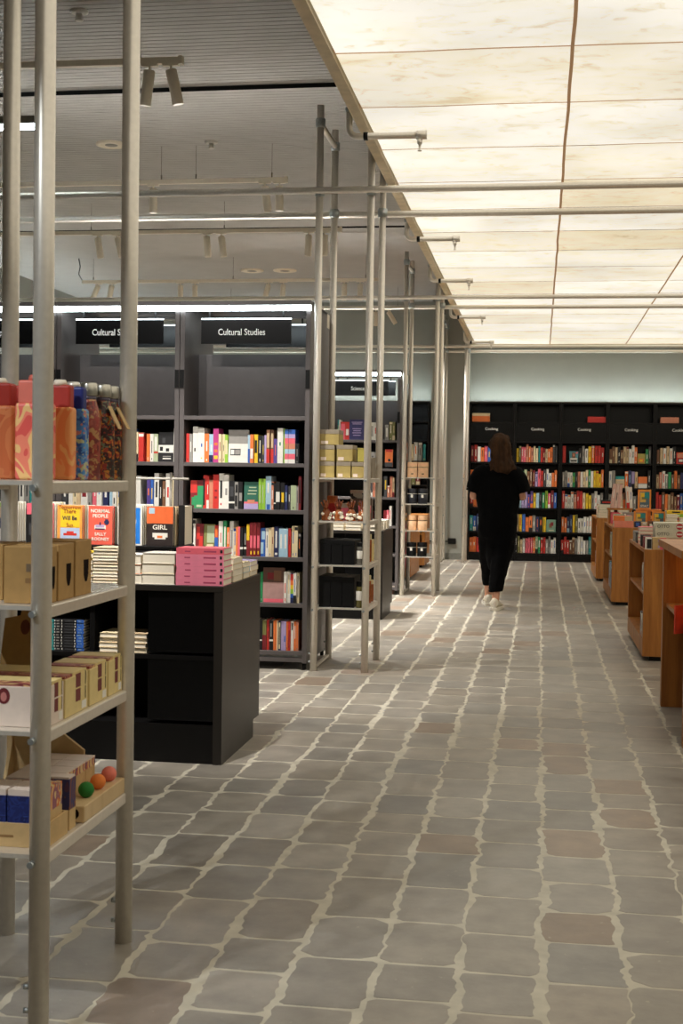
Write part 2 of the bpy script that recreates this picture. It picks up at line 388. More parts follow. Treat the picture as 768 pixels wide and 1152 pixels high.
# ------------------------------------------------------------------ pipe rails, sprinkler pipes
for i,(yy,zz,lab) in enumerate(((8.47-.045,3.14,'long aluminium rail clamped across the front poles of the rack with black boxes'),
      (9.09+.045,3.12,'long aluminium rail clamped across the rear poles of the rack with black boxes'),
      (14.04-.045,3.20,'long aluminium rail clamped across the front poles of the rack holding peach canisters'),
      (14.70+.045,3.19,'long aluminium rail clamped across the rear poles of the rack holding peach canisters'),
      (19.60-.045,3.225,'long aluminium rail nearest the back wall, on the front poles before the green pier'),
      (20.20+.045,3.215,'long aluminium rail farthest back, on the rear poles by the green pier'))):
    o=MB().tube((XL,yy,zz),(XR,yy,zz),.0225,ALU,14).build('pipe_rail'); tag(o,lab,'rail','horizontal aluminium rails')
def sprinkler(yy, L, lab):
    o=empty('sprinkler_pipe',(-1.125,yy,3.25),lab,'sprinkler pipe','sprinkler pipes under the lit ceiling')
    pts=[(0,0,ZC-3.25),(0,0,.05)]+[(.05-.05*math.cos(a),0,.05-.05*math.sin(a)) for a in [PI/2*k/6 for k in range(1,7)]]+[(L,0,0)]
    MB().path(pts,.019,ALU,12).build('pipe',o)
    mb=MB().tube((0,0,.14),(0,0,.165),.024,GALV,12); mb.build('coupling',o)
    MB().tube((.085,0,0),(.11,0,0),.024,BLACK,12).build('coupling',o)
    MB().tube((L-.03,0,0),(L+.03,0,0),.025,ALU,12).build('coupling',o)
    mb=MB().lathe([(.016,-.02),(.014,-.05),(.008,-.055),(.006,-.085),(.012,-.088),(.012,-.092)],ALU,10,(L-.01,0,0)); mb.build('nozzle',o)
for yy,L,lab in ((7.53,.42,'nearest bent sprinkler pipe under the lit ceiling, beside the tall rack poles'),(10.83,.41,'second bent sprinkler pipe along the edge of the lit ceiling'),
   (13.16,.40,'third bent sprinkler pipe along the edge of the lit ceiling'),(16.18,.40,'fourth bent sprinkler pipe along the edge of the lit ceiling'),(19.2,.4,'farthest bent sprinkler pipe along the edge of the lit ceiling')):
    sprinkler(yy,L,lab)

# ------------------------------------------------------------------ tracks and spotlights
# the second and fourth tracks light the aisle
TR=[(7.59,-5.9,-2.14,(-2.4,-4.0,-5.5),'nearest white lighting track hanging from the grey ceiling'),(10.74,-4.9,-2.12,(-2.25,-3.2,-4.6,-2.9),'second white lighting track from the front on the grey ceiling'),
    (12.96,-6.2,-2.0,(-2.2,-3.2,-4.6),'third white lighting track from the front on the grey ceiling'),(16.3,-5.9,-2.0,(-2.2,-3.9,-5.75),'fourth lighting track from the front, with a loose cable at one end'),
    (19.1,-5.0,-1.95,(-2.1,-3.2,-4.6),'farthest lighting track, close to the back wall')]
for (yy,xa,xb,wires,lab) in TR:
    o=empty('lighting_track',((xa+xb)/2,yy,3.74),lab,'track','lighting tracks'); c=(xa+xb)/2
    bx(xa-c,xb-c,-.018,.018,-.018,.018,SPOTW).build('rail_bar',o)
    bx(xb-c-.02,xb-c+.004,-.022,.022,-.024,.024,SPOTW).build('end_cap',o)
    for wx in wires: MB().tube((wx-c,0,.018),(wx-c,0,ZC-3.74+.005),.0022,ALUD,6).tube((wx-c,0,.018),(wx-c,0,.06),.006,ALUD,8).build('wire',o)
    if yy==16.3: MB().path([(xa-c,0,.02),(xa-c-.05,0,.10),(xa-c-.03,0,.20),(xa-c-.05,0,ZC-3.74)],.006,BLACK,6).build('cable',o)
SPOT_W=260
def spot(x,y,ztop,tx,ty,L,r,lit,lab):
    """tx,ty: lean of the lamp body in degrees about Y and X"""
    o=empty('track_spotlight',(x,y,ztop),lab,'spotlight','white track spotlights')
    bx(-.05,.05,-.015,.015,-.012,.0,SPOTW).build('adapter',o); MB().tube((0,0,-.01),(0,0,-.035),.008,SPOTW,8).build('stem',o)
    T=Matrix.Translation((0,0,-.03))@Matrix.Rotation(math.radians(tx),4,'Y')@Matrix.Rotation(math.radians(ty),4,'X')
    on=lit; lit=lit or True  # heads with a dark lens get an added beam too, brightening the room
    h=MB().lathe([(r*.86,-.004),(r,-.010),(r,-L),(r*.88,-L),(r*.84,-L+.02)],SPOTW,18,T=T).build('lamp_body',o)
    MB().lathe([(.001,-L+.0185),(r*.82,-L+.018),(r*.82,-L+.014)],LENS if on else LENSOFF,18,T=T).build('lens',o)
    if lit:
        ld=bpy.data.lights.new('spot_beam','SPOT'); ld.energy=SPOT_W*{2:.6,3:1.3,5:.62}.get(lit,1.35); ld.color=(1,.965,.915) if lit!=2 else (.90,.96,1.0); ld.spot_size=math.radians(74 if lit is True or lit==1 else {2:30,3:40,4:54,5:38}[lit]); ld.spot_blend=.7; ld.shadow_soft_size=.03
        lo=bpy.data.objects.new('spot_beam',ld); COL.objects.link(lo); lo.parent=o; lo.matrix_local=T@Matrix.Translation((0,0,-L-.01))
SP=[(7.59,[(-2.34,10,8,4,'lit spotlight tilted aside on the nearest track, half behind the rack pole'),(-2.21,-11,8,4,'large white spotlight tilted outward at the end of the nearest track')]),
 (10.74,[(-3.27,0,3,1,'lit spotlight alone on the second track, beside the near rack pole'),(-2.31,-8,0,0,'unlit spotlight near the end of the second track'),(-2.185,0,3,1,'lit spotlight at the very end of the second track')]),
 (12.96,[(-4.53,-9,0,0,'first of two leaning spotlights at the far-off end of the third track'),(-4.32,-14,0,0,'second of two leaning spotlights at the far-off end of the third track'),(-3.38,-4,0,0,'upright spotlight in the middle pair of the third track'),(-3.23,-8,0,0,'slightly leaning spotlight in the middle pair of the third track'),(-2.33,2,0,0,'spotlight behind the tall rack pole on the third track'),(-2.17,0,0,0,'last spotlight on the third track, between two rack poles')]),
 (16.3,[(-5.68,25,0,0,'strongly tilted spotlight beside the loose cable on the fourth track'),(-5.5,12,0,0,'tilted spotlight, second from the loose cable on the fourth track'),(-5.33,3,2,1,'lit spotlight, third from the loose cable on the fourth track'),(-4.59,0,0,0,'upright unlit spotlight in the middle of the fourth track'),(-4.4,0,3,0,'spotlight beside the upright one in the middle of the fourth track'),(-3.44,14,0,0,'leaning spotlight of the pair above the bookcase top on the fourth track'),(-3.25,3,0,0,'straight spotlight of the pair above the bookcase top on the fourth track'),(-2.47,0,0,0,'spotlight on the fourth track seen just behind the rail'),(-2.27,0,0,0,'end spotlight of the fourth track beside the rack pole')]),
 (19.1,[(-2.42,0,0,0,'straight spotlight on the farthest track'),(-2.24,-32,0,0,'sharply tilted spotlight on the farthest track')])]
for yy,L in SP:
    for (x,tx,ty,lit,lab) in L:
        spot(x,yy,3.722,tx,ty,.21,.034,lit,lab)
o=empty('pendant_lamp',(-3.75,8.36,3.6),'bright linear LED lamp hanging high beside the near rack poles','lamp')
bx(-1.2,.40,-.03,.03,.0,.05,ALUD).build('housing',o); bx(-1.19,.395,-.022,.022,-.03,.0,LED).build('tube',o)
for wx in (-1.0,.02): MB().tube((wx,0,.05),(wx,0,.445),.003,ALUD,6).build('wire',o)
def disc(x,y,r,lab,name,cat):
    o=empty(name,(x,y,ZC),lab,cat)
    MB().lathe([(r,.01),(r,-.012),(r*.8,-.02),(r*.72,-.012)],SPOTW,20).build('ring',o)
    MB().lathe([(r*.7,-.002),(r*.3,-.016),(.002,-.017)],M('speaker_mesh',(150,146,138),.7),16).build('grille',o)
disc(-3.60,10.62,.13,'round white speaker disc alone on the grey ceiling','ceiling_speaker','speaker')
disc(-3.90,17.38,.16,'round ceiling disc farther from the lit ceiling, of the far pair','ceiling_speaker','speaker')
disc(-3.45,17.40,.16,'round ceiling disc nearer the lit ceiling, of the far pair','ceiling_speaker','speaker')
for x,y,lab in ((-2.765,7.545,'smoke detector on the grey ceiling above the nearest track'),(-2.74,10.62,'small smoke detector on the grey ceiling above the second track')):
    o=empty('smoke_detector',(x,y,ZC),lab,'detector')
    MB().lathe([(.055,.01),(.055,-.012),(.04,-.02)],WHITE,16).build('base',o); MB().lathe([(.02,-.02),(.02,-.05),(.028,-.055),(.02,-.062)],WHITE,12).build('sensor',o)

# two tracks added out of view to brighten the nearest rack and table
for yy,xs in ((.6,(-2.9,-2.3)),(4.3,(-2.5,-1.75,-2.95,-2.1))):
    o=empty('lighting_track',(-3.6,yy,3.74),('white lighting track before the nearest rack, aimed at its shelves' if yy<1 else 'white lighting track above the nearest rack, aimed at the black table'),'track','lighting tracks near the entrance')
    bx(-2.2,2.0,-.018,.018,-.018,.018,SPOTW).build('rail_bar',o); MB().tube((-1,0,.018),(-1,0,.305),.0022,ALUD,6).tube((1,0,.018),(1,0,.305),.0022,ALUD,6).build('wire',o)
    for x in xs: spot(x,yy,3.722,*((-24,40) if yy<1 else (0,31) if x in (-2.5,-1.75) else (0,66)),.21,.034,2 if yy<1 else 3 if x in (-2.5,-1.75) else 5,'white spotlight on the track before the nearest rack, aimed at its shelves' if yy<1 else 'white spotlight on the track above the nearest rack, aimed down at the black table' if x in (-2.5,-1.75) else 'white spotlight on the track above the nearest rack, aimed level at the cultural studies bookcases')
# ------------------------------------------------------------------ books
_bk=random.Random(11)
CONTR={'r':'wk','o':'wk','p':'wk','w':'krbo','c':'kmb','b':'wy','n':'wao','k':'wox','g':'wy','l':'wk','y':'kr','m':'wc','t':'wy','a':'nwr','u':'wo','v':'nk','e':'ksm','s':'cw','x':'wk','d':'wy','q':'ywn','z':'kw','f':'cw','h':'wk'}
def book_mesh(t,h,d,key,deco='auto',mat=None):
    """upright book, spine at y=0 facing -y, centred on x, standing on z=0"""
    mb=MB(); b=min(.0035,t*.2); c=mat or BM(key)
    mb.box(-t/2,t/2,0,b,0,h,c)
    mb.box(-t/2,-t/2+b,b,d,0,h,c); mb.box(t/2-b,t/2,b,d,0,h,c)
    mb.box(-t/2+b,t/2-b,b,d-.004,.003,h-.004,PAPER)
    if deco=='auto':
        ks=CONTR[key]; k1=_bk.choice(ks); w=t*_bk.uniform(.16,.36); e=-.0005
        z0=h*_bk.uniform(.30,.45); z1=h*_bk.uniform(.62,.86)
        if _bk.random()<.8: mb.box(-w/2,w/2,e,.0,z0,z1,BM(k1))
        if _bk.random()<.55: mb.box(-w/2*.8,w/2*.8,e,.0,h*.05,h*_bk.uniform(.10,.16),BM(k1))
        if _bk.random()<.14: k2=_bk.choice(ks); mb.box(-t/2,t/2,e,.0,h*.87,h*.97,BM(k2))
        elif _bk.random()<.10: k2=_bk.choice(ks); mb.box(-t/2,t/2,e,.0,0.0,h*.26,BM(k2))
    elif deco:
        for (u0,u1,v0,v1,k) in deco: mb.box(-t/2+t*u0,-t/2+t*u1,-.0006,.0,h*v0,h*v1,BM(k))
    return mb
def face_mesh(w_,h,t,key,deco=(),mat=None,spine_left=True):
    """book standing with its front cover facing -y, centred on x"""
    mb=MB(); b=min(.003,t*.25); c=mat or BM(key)
    mb.box(-w_/2,w_/2,0,b,0,h,c); mb.box(-w_/2,w_/2,t-b,t,0,h,c); mb.box(-w_/2,-w_/2+b,b,t-b,0,h,c)
    mb.box(-w_/2+b,w_/2-.004,b,t-b,.003,h-.004,PAPER)
    for i,(u0,u1,v0,v1,k) in enumerate(deco): mb.box(-w_/2+w_*u0,-w_/2+w_*u1,-.0006-.0003*i,0,h*v0,h*v1,BM(k) if isinstance(k,str) else k)
    return mb
def put(mb,name,x,y,z,label,cat='book',group=None,rot=None,parent=None):
    o=mb.build(name,parent,(x,y,z),rot); return tag(o,label,cat,group)

# ------------------------------------------------------------------ double sided bookcases
SH1=[1.675,1.366,1.057,.744,.439,.122]
def bookcase(xa,xb,yf,sign,label,group,txt2=None):
    w_=xb-xa; d=.77; H=2.405
    o=empty('bookcase',((xa+xb)/2,yf+d/2,0),label,'bookcase',group)
    hw=w_/2-.0015; hd=d/2
    for s in (-1,1):
        u=bx(*( (-hw,-hw+.032) if s<0 else (hw-.032,hw) ),-hd,hd,.045,H,CHAR).build('upright',o,bevel=.002)
        bx(*( (-hw+.002,-hw+.030) if s<0 else (hw-.030,hw-.002) ),-hd-.006,-hd,1.86,1.98,BLACK).build('bracket',u)
        for yy in (-hd+.03,hd-.03): MB().tube((s*(hw-.02),yy,0),(s*(hw-.02),yy,.047),.014,BLACK,10).build('foot',o)
    for z in SH1: bx(-hw+.032,hw-.032,-hd+.004,hd-.004,z-.026,z,CHAR).build('shelf',o,bevel=.0015)
    bx(-hw+.032,hw-.032,-.012,.012,1.675,2.115,CHAR).build('upper_panel',o)
    bx(-hw+.032,hw-.032,-.012,.012,.09,1.649,BLACK).build('back_panel',o)
    bx(-hw+.032,hw-.032,-hd+.004,-hd+.03,.052,.08,CHAR).build('kick_bar',o)
    cn=MB().box(-hw,hw,-hd-.01,-hd+.05,H,H+.03,CHAR).box(-hw,hw,hd-.05,hd+.01,H,H+.03,CHAR).box(-hw,hw,-hd+.05,hd-.05,H+.012,H+.024,CHAR)
    for s in (-1,1): cn.box(*( (-hw,-hw+.03) if s<0 else (hw-.03,hw) ),-hd+.05,hd-.05,H,H+.03,CHAR)
    cn.build('canopy',o)
    MB().box(hw-.001,hw+.0013,-.21,-.02,H-.075,H+.022,SPOTW).box(hw-.001,hw+.0013,.27,.375,H-.075,H+.022,SPOTW).build('end_plate',o)
    bx(-hw-.001,hw+.001,-hd-.012,-hd-.001,H-.036,H-.002,LED).build('led_strip',o)
    if sign:
        for (s,z0,z1) in ((-1,2.155,2.315),(1,2.20,2.355)):
            yy=s*(hd-.03); sg=bx(-.305,.305,min(yy,yy-s*.012),max(yy,yy-s*.012),z0,z1,INK).build('sign',o)
            bx(-.305,.305,yy-.006*s-.006,yy-.006*s+.006,z1,z1+.010,LEDLINE).build('lit_edge',sg)
            for sx in (-.25,.25): bx(sx-.006,sx+.006,yy-.006*s-.004,yy-.006*s+.004,z1+.010,H,BLACK).build('hanger',o)
            text(sign,.060,SIGNW,sg,(-.03,yy+s*.0008,(z0+z1)/2-.004),rot=(PI/2,0,0 if s<0 else PI),bold=.0006,sx=.83)
    return o
YF=8.47
UX=[(-2.385,-1.500),(-3.244,-2.385),(-4.10,-3.244)]
G0='LED uplights on the charcoal bookcases'
G1='charcoal double sided bookcases with lit signs'
bookcase(*UX[0],YF,'Cultural Studies','charcoal bookcase whose sign reads cultural studies in full, next to the black box rack',G1)
bookcase(*UX[1],YF,'Cultural Studies','charcoal bookcase whose sign is half hidden by the near rack pole',G1)
bookcase(*UX[2],YF,'Philosophy','charcoal bookcase with only the letters phy of its sign showing',G1)
YF2=14.07
bookcase(-2.385,-1.500,YF2,'Science','charcoal bookcase with the science sign behind the black box rack',G1)
bookcase(-3.244,-2.385,YF2,None,'charcoal bookcase mostly hidden behind the cultural studies bookcases',G1)

for yy,xa,lab in ((YF,-4.05,'LED uplight lying on top of the cultural studies bookcases'),(YF2,-3.20,'LED uplight lying on top of the science bookcase')):  # uplights added on the bookcase tops to brighten the grey ceiling
    hw=(-1.54-xa)/2; o=empty('led_uplight',((xa-1.54)/2,yy+.70,2.4355),lab,'light',G0); MB().box(-hw,hw,-.03,.03,0,.008,ALUD).box(-hw,hw,-.03,-.025,.008,.05,ALUD).box(-hw,hw,.025,.03,.008,.04,ALUD).build('channel',o); bx(-hw+.01,hw-.01,-.02,.02,.008,.014,LEDFILL).build('led_tape',o)
S=.00604
def shelf_run(specs,ox,sc_,bottom,shelf,rowname,bay,group,yf=YF,s=S,x0=340,X0=-1.54,dpt=.15):
    n=len(specs)
    for i,sp in enumerate(specs):
        a,b,top,key=sp[:4]; deco=sp[4] if len(sp)>4 else 'auto'; lab=sp[5] if len(sp)>5 else None
        xa=X0+(ox+a/sc_-x0)*s; xb=X0+(ox+b/sc_-x0)*s; h=(bottom-top)/sc_*s
        cat='book'
        if isinstance(deco,tuple) and deco and deco[0]=='F':
            mb=face_mesh(xb-xa-.001,h,.022,key,deco[1]); dy=.045
            rot=(-.06,0,0)
        else:
            mb=book_mesh(xb-xa-.0012,h,dpt+_bk.uniform(-.01,.02),key,deco); dy=.03+_bk.uniform(0,.018); rot=None
        l=lab or f"{BN(key)} book, {ordn(n-1-i)} from aisle end, {rowname} shelf of {bay}"
        put(mb,'book',(xa+xb)/2,yf+dy,shelf+(.0019 if rot else .0005),l,cat,group,rot)
    return
WL=(('k'),)
B1='cultural studies bookcase'
STRI=[(0,1,.0,.12,'w'),(0,1,.12,.28,'p'),(0,1,.28,.42,'a'),(0,1,.42,.58,'h'),(0,1,.58,.74,'p'),(0,1,.74,.86,'v'),(0,1,.86,1,'b')]
MAG=[(.15,.85,.1,.2,'y'),(.2,.8,.3,.38,'o'),(.2,.8,.5,.58,'o'),(0,1,.8,1,'q')]
BRN=[(0,1,0,.42,'r'),(.15,.85,.46,.9,'e')]
shelf_run([(62,80,140,'r'),(80,97,142,'x'),(97,125,100,'w',[(.3,.6,.3,.4,'k')]),(125,165,108,'w',[(.5,.7,.45,.55,'b'),(.5,.7,.1,.14,'y')]),(165,192,140,'o'),(192,218,142,'a'),(218,250,110,'q',MAG),(250,268,142,'c'),(268,285,142,'c'),(285,303,145,'l',[(.1,.9,.3,.8,'c')]),
  (303,418,118,'w',('F',[(0,1,.58,1,'x'),(.10,.62,.22,.42,'d'),(.13,.30,.25,.39,'w'),(.34,.60,.25,.39,'x')]),'grey and white book titled smart women, facing out on the top book shelf'),
  (418,432,145,'b',[(0,1,.5,1,'a')]),(432,452,142,'o',[(.1,.9,.15,.5,'w')]),(452,474,142,'y',[(.2,.8,.35,.8,'k')]),(474,500,148,'k'),(500,512,150,'d'),(512,525,145,'v'),
  (525,545,115,'s',BRN),(547,565,115,'s',BRN),(565,585,165,'u'),(587,620,105,'w',[(.35,.6,.5,.6,'g')]),(620,629,108,'l',None),
  (629,650,112,'b',STRI),(650,669,112,'b',STRI),(669,690,112,'b',STRI),(690,712,190,'k')],195,5.12,302,SH1[1],'top book',B1,'books on the top cultural studies shelf')
shelf_run([(85,160,410,'m',('F',[(0,.5,.55,1,'r'),(.3,1,0,.45,'g'),(.55,1,.4,.8,'g'),(.1,.3,.1,.4,'g'),(.5,.9,.04,.12,'z')]),'dark red and green book facing out at the divider end of its shelf'),
  (160,180,380,'r',[(0,.5,.1,.9,'k')]),(180,195,385,'r'),(195,218,405,'h'),(218,252,375,'r',[(.3,.7,.5,.56,'m'),(.3,.7,.3,.36,'m')]),(252,280,368,'w',[(.25,.7,.3,.8,'k'),(.3,.6,.1,.16,'r')]),(280,310,375,'w',[(.3,.7,.4,.6,'x')]),
  (310,345,410,'k',[(0,1,.2,.27,'w'),(.2,.8,.45,.8,'d')]),(345,365,415,'x',[(.1,.8,.1,.5,'k'),(.2,.9,.6,.9,'k')]),(366,390,415,'k',[(.2,.9,.3,.6,'x')]),
  (397,480,415,'g',('F',[(0,1,0,1,M('deep_teal_cover',(44,102,84),.5)),(0,1,0,.27,'p'),(0,1,0,.2,'v'),(.25,.75,.22,.34,'h'),(.35,.85,.78,.82,'z'),(.3,.9,.66,.70,'z'),(.25,.85,.54,.58,'z')]),'dark green book with a pink base facing out on the second shelf'),
  (482,499,395,'l',[(.3,.7,.2,.8,'z')]),(499,513,395,'l',[(.3,.7,.2,.8,'z')]),(513,523,395,'l',None),(523,556,380,'a',[(.2,.8,0,.16,'b'),(.3,.6,.5,.8,'w')]),(556,570,410,'h'),(570,583,420,'k',[(0,1,.22,.27,'w')]),
  (583,606,410,'k',[(0,1,.28,.64,'w')]),(606,630,415,'k',[(.3,.9,.28,.64,'y')]),(634,650,430,'n'),(650,666,435,'d'),(666,698,430,'z'),(698,712,435,'x'),(712,728,378,'m',[(.2,.8,.2,.9,'k')])],195,5.12,568,SH1[2],'second book',B1,'books on the second cultural studies shelf')
shelf_run([(85,119,120,'w'),(120,164,148,'m',('F',[(.1,.5,.5,.9,'r'),(.4,.9,.2,.6,'r'),(.1,.4,.1,.3,'s'),(.2,.8,0.02,.1,'p')]),'dark red patterned book facing out behind the pink paperback stack'),
  (166,228,150,'f',('F',[(.3,1,.4,.95,'z'),(.2,.9,.1,.35,'c'),(0,.3,.3,.9,'f')]),'olive and cream book facing out behind the pink paperback stack'),
  (230,251,155,'r',[(0,1,.25,.6,'b'),(.2,.8,.62,.9,'o')]),(255,280,130,'w'),(280,302,130,'g',[(.3,.7,.2,.85,'w')]),(302,318,165,'o'),(318,340,130,'w',[(.2,.8,.2,.75,'x')]),(340,356,165,'c'),(356,380,160,'o',[(.5,1,0,1,'p')]),(380,398,165,'k',[(0,1,.24,.32,'w')]),(398,416,165,'k',[(0,1,.24,.32,'w'),(.3,.7,.4,.8,'x')]),
  (417,434,145,'y',[(0,1,0,.5,'m')]),(435,455,135,'m',[(.15,.85,.25,.62,'p'),(.3,.7,.06,.16,'y')]),(455,475,135,'m',[(.15,.85,.25,.62,'p'),(.3,.7,.06,.16,'y')]),(475,495,135,'m',[(.15,.85,.25,.62,'p'),(.3,.7,.06,.16,'y')]),
  (497,525,165,'b',[(0,.6,.1,.5,'a'),(.2,.9,.6,.9,'a')]),(525,542,165,'w'),(542,560,165,'c'),(560,575,160,'e'),(575,600,155,'n',[(.3,.7,.3,.85,'w'),(.2,.8,.06,.14,'w')]),(603,628,165,'a',[(.3,.7,.3,.8,'w')]),(628,655,165,'a',[(.3,.7,.3,.8,'w')]),(655,671,165,'r'),(675,693,150,'c'),(693,712,150,'c'),(712,728,190,'k')],195,5.12,325,SH1[3],'third book',B1,'books on the third cultural studies shelf')
RB=[(0,1,.0,.18,'n'),(0,1,.18,.32,'b'),(0,1,.32,.48,'l'),(0,1,.48,.62,'y'),(0,1,.62,.78,'o'),(0,1,.78,1,'r')]
shelf_run([(60,92,190,'k'),(92,116,180,'g'),(116,300,142,'s',('F',[(0,1,.58,1,M('umber_cover',(92,62,50),.5)),(0,1,0,.58,M('dusty_rose_cover',(176,138,132),.5)),(.2,.6,.66,.85,'m'),(.5,.85,.62,.92,'s'),(.05,.97,.0,.10,'p')]),'brown and dusty pink book leaning face out above the black table corner'),
  (300,325,172,'w'),(325,355,172,'w',[(.3,.7,.3,.9,'c')]),(355,382,190,'b',RB),(382,409,180,'w'),(409,432,180,'c',[(.3,.7,.2,.9,'x')])],280,7.68,435,SH1[4],'fourth book',B1,'books on the fourth cultural studies shelf')
shelf_run([(60,90,575,'d'),(92,119,575,'k',[(0,1,.3,.34,'w')]),(120,154,578,'f',[(0,1,0,.5,'m')]),(155,180,575,'r'),(180,214,578,'k',[(0,1,.3,.36,'w'),(.3,.6,.45,.9,'x')]),(215,231,580,'o'),(231,255,580,'o',[(.5,1,0,1,'c')]),(256,280,582,'n',[(.2,.8,.05,.95,'c'),(.35,.65,.2,.8,'n')]),(281,302,582,'v'),(302,325,582,'v',[(.3,.7,.3,.5,'b')]),(326,340,585,'o'),(341,362,584,'r',[(.3,.7,.1,.7,'m')]),(362,389,582,'w',[(.3,.7,.7,.95,'k')]),(390,410,584,'o'),(410,432,584,'h',[(.2,.8,.1,.9,'o')])],280,7.68,830,SH1[5],'bottom book',B1,'books on the bottom cultural studies shelf')
B2='half-hidden cultural studies bookcase'
shelf_run([(300,330,135,'k'),(332,358,130,'w'),(360,388,130,'w',[(0,1,.4,.55,'e')]),(388,408,100,'b',[(.3,.7,.2,.8,'w')]),(412,440,120,'c'),(442,470,125,'r'),(488,505,130,'o'),(505,524,130,'w'),(524,548,130,'z',[(0,1,.3,.36,'r'),(.2,.8,.4,.9,'w')]),
  (549,632,120,'k',('F',[(0,1,.30,.56,'w'),(.1,.3,.36,.5,'k'),(.5,.72,.34,.45,'k'),(.25,.45,.62,.8,'d'),(.3,.85,.08,.12,'w'),(.3,.85,.16,.19,'x')]),'black book with a white torn band facing out beside the near rack pole'),(633,646,100,'w',None)],60,4.8,278,SH1[1],'top book',B2,'books on the top shelf of the half-hidden bookcase')
shelf_run([(-2,14,375,'k'),(19,50,365,'d',[(.3,.6,.3,.9,'w')]),(55,78,372,'w'),(78,100,372,'c'),(100,122,370,'e'),(122,160,365,'w',[(.2,.8,.3,.9,'m')]),(162,182,372,'x'),(185,212,375,'p'),(212,240,370,'w'),(245,275,365,'n',[(.3,.7,.3,.8,'w')]),(280,300,370,'a'),(300,322,370,'w',[(.3,.6,.1,.3,'k')]),(325,345,375,'c'),(345,362,372,'e'),(364,380,350,'d'),(380,398,350,'x'),(400,420,360,'k'),(425,455,365,'w'),(490,510,385,'u'),(512,528,385,'b'),(530,556,350,'w',[(.3,.7,.3,.75,'k')]),(557,574,380,'k'),(574,592,390,'s'),(595,620,350,'w',[(.3,.7,.3,.6,'r')]),(622,640,365,'c'),(640,646,365,'x',None)],60,4.8,534,SH1[2],'second book',B2,'books on the second shelf of the half-hidden bookcase')
shelf_run([(-290,-262,380,'k'),(-258,-228,372,'k',[(.3,.7,.3,.9,'w')]),(-226,-200,376,'w',[(.3,.7,.3,.9,'k')]),(-196,-170,378,'x'),(-168,-146,370,'t'),(-142,-120,375,'a'),(-118,-96,372,'c'),(-92,-60,370,'k'),(-58,-39,378,'m')],60,4.8,534,SH1[2],'second book','bookcase with the phy sign','books on the second shelf of the phy bookcase')
# science bookcase, Y 14.07
s2=14.1/1470
B3='science bookcase'
kw=dict(yf=YF2,s=s2,x0=444,X0=-1.548)
shelf_run([(165,178,70,'u'),(178,190,72,'w'),(196,210,60,'w'),(210,224,62,'a'),(284,296,70,'t'),(296,308,70,'w'),(312,386,90,'r',[(0,.5,0,.9,'p'),(.62,.95,.25,.6,'w')],'tall orange red book beside the navy cover in the science bookcase'),
  (388,520,68,'n',('F',[(0,1,0,1,M('navy_violet_cover',(52,48,100),.5)),(.15,.85,.84,.88,'v'),(.2,.8,.76,.8,'v'),(.2,.8,.52,.56,'v'),(.25,.75,.42,.46,'v'),(.2,.8,.32,.36,'v'),(.25,.75,.2,.24,'v')]),'navy book facing out on the top shelf of the science bookcase'),(575,603,92,'w',[(.2,.8,.2,.8,'x')]),(604,634,92,'w'),(640,664,110,'x'),(700,734,112,'x',[(.3,.7,.2,.8,'w')]),(738,766,85,'f'),(767,790,88,'f')],340,7.68,245,SH1[0],'top book',B3,'books on the top science shelf',**kw)
shelf_run([(560,580,345,'f'),(582,610,342,'x'),(612,640,345,'x',[(.3,.7,.3,.8,'d')]),(704,772,320,'o',('F',[(0,1,0,.25,'d'),(.4,.7,.3,.45,'k'),(.1,.9,.85,1,'r')]),'orange book facing out in the science bookcase beside the rack pole')],340,7.68,470,SH1[1]+.02,'second book',B3,'books on the second science shelf',**kw)
shelf_run([(585,600,600,'d'),(602,622,605,'h'),(624,645,605,'r'),(700,728,570,'d'),(730,750,650,'h'),(752,772,570,'h'),(774,790,580,'e')],340,7.68,750,SH1[2],'third book',B3,'books on the third science shelf',**kw)
shelf_run([(575,600,860,'m'),(700,725,850,'m'),(726,748,848,'p'),(750,770,810,'w')],340,7.68,985,SH1[3],'fourth book',B3,'books on the fourth science shelf',**kw)

# ------------------------------------------------------------------ cooking wall
WSH=[.123,.453,.821,1.15,1.524,1.842,2.14,2.442]
YW=20.30; BW=.703
def wall_case(xa,sign,label):
    o=empty('wall_bookcase',(xa+BW/2,YW,0),label,'bookcase','black wall bookcases'); hw=BW/2-.001
    for s in (-1,1): bx(*((-hw,-hw+.028) if s<0 else (hw-.028,hw)),0,.345,0.0,2.442,BLACK).build('upright',o)
    for z in WSH: bx(-hw+.028,hw-.028,.003,.335,z-.024,z,BLACK).build('shelf',o)
    bx(-hw+.028,hw-.028,.325,.345,.0,2.442,INK).build('back_panel',o)
    bx(-hw+.028,hw-.028,.02,.04,.0,.099,INK).build('plinth',o)
    if sign:
        sg=bx(-hw+.028,hw-.028,.006,.018,1.842,2.116,INK).build('sign',o)
        text(sign,.058,SIGNW,sg,(.0,.0052,2.03),bold=.0004)
    return o
BAYN=['first','second','third','fourth','fifth']
for i in range(5): wall_case(-1.10+BW*i,'Cooking',f'{BAYN[i]} black cooking bookcase along the back wall, counting from the green pier')
wall_case(-2.41,None,'black wall bookcase on the other side of the green pier, behind the peach canisters')
for k in range(1,7): wall_case(-2.41-BW*k,None,f'black wall bookcase along the back wall, {ORD[k]} unit beyond the one beside the green pier')
for (xa,xb,lab) in ((-1.09,2.40,'long cool LED strip on top of the cooking bookcases washing the wall'),(-6.62,-1.71,'LED strip on top of the wall bookcases on the rack side of the green pier')):
    o=empty('led_uplight',((xa+xb)/2,20.47,2.443),lab,'light'); hw=(xb-xa)/2
    MB().box(-hw,hw,-.02,.02,0,.006,ALUD).box(-hw,hw,-.02,-.015,.006,.02,ALUD).build('channel',o); bx(-hw+.01,hw-.01,-.012,.012,.006,.012,LEDU).build('led_tape',o)
ROWN=['bottom','fifth','fourth','third','second','top']
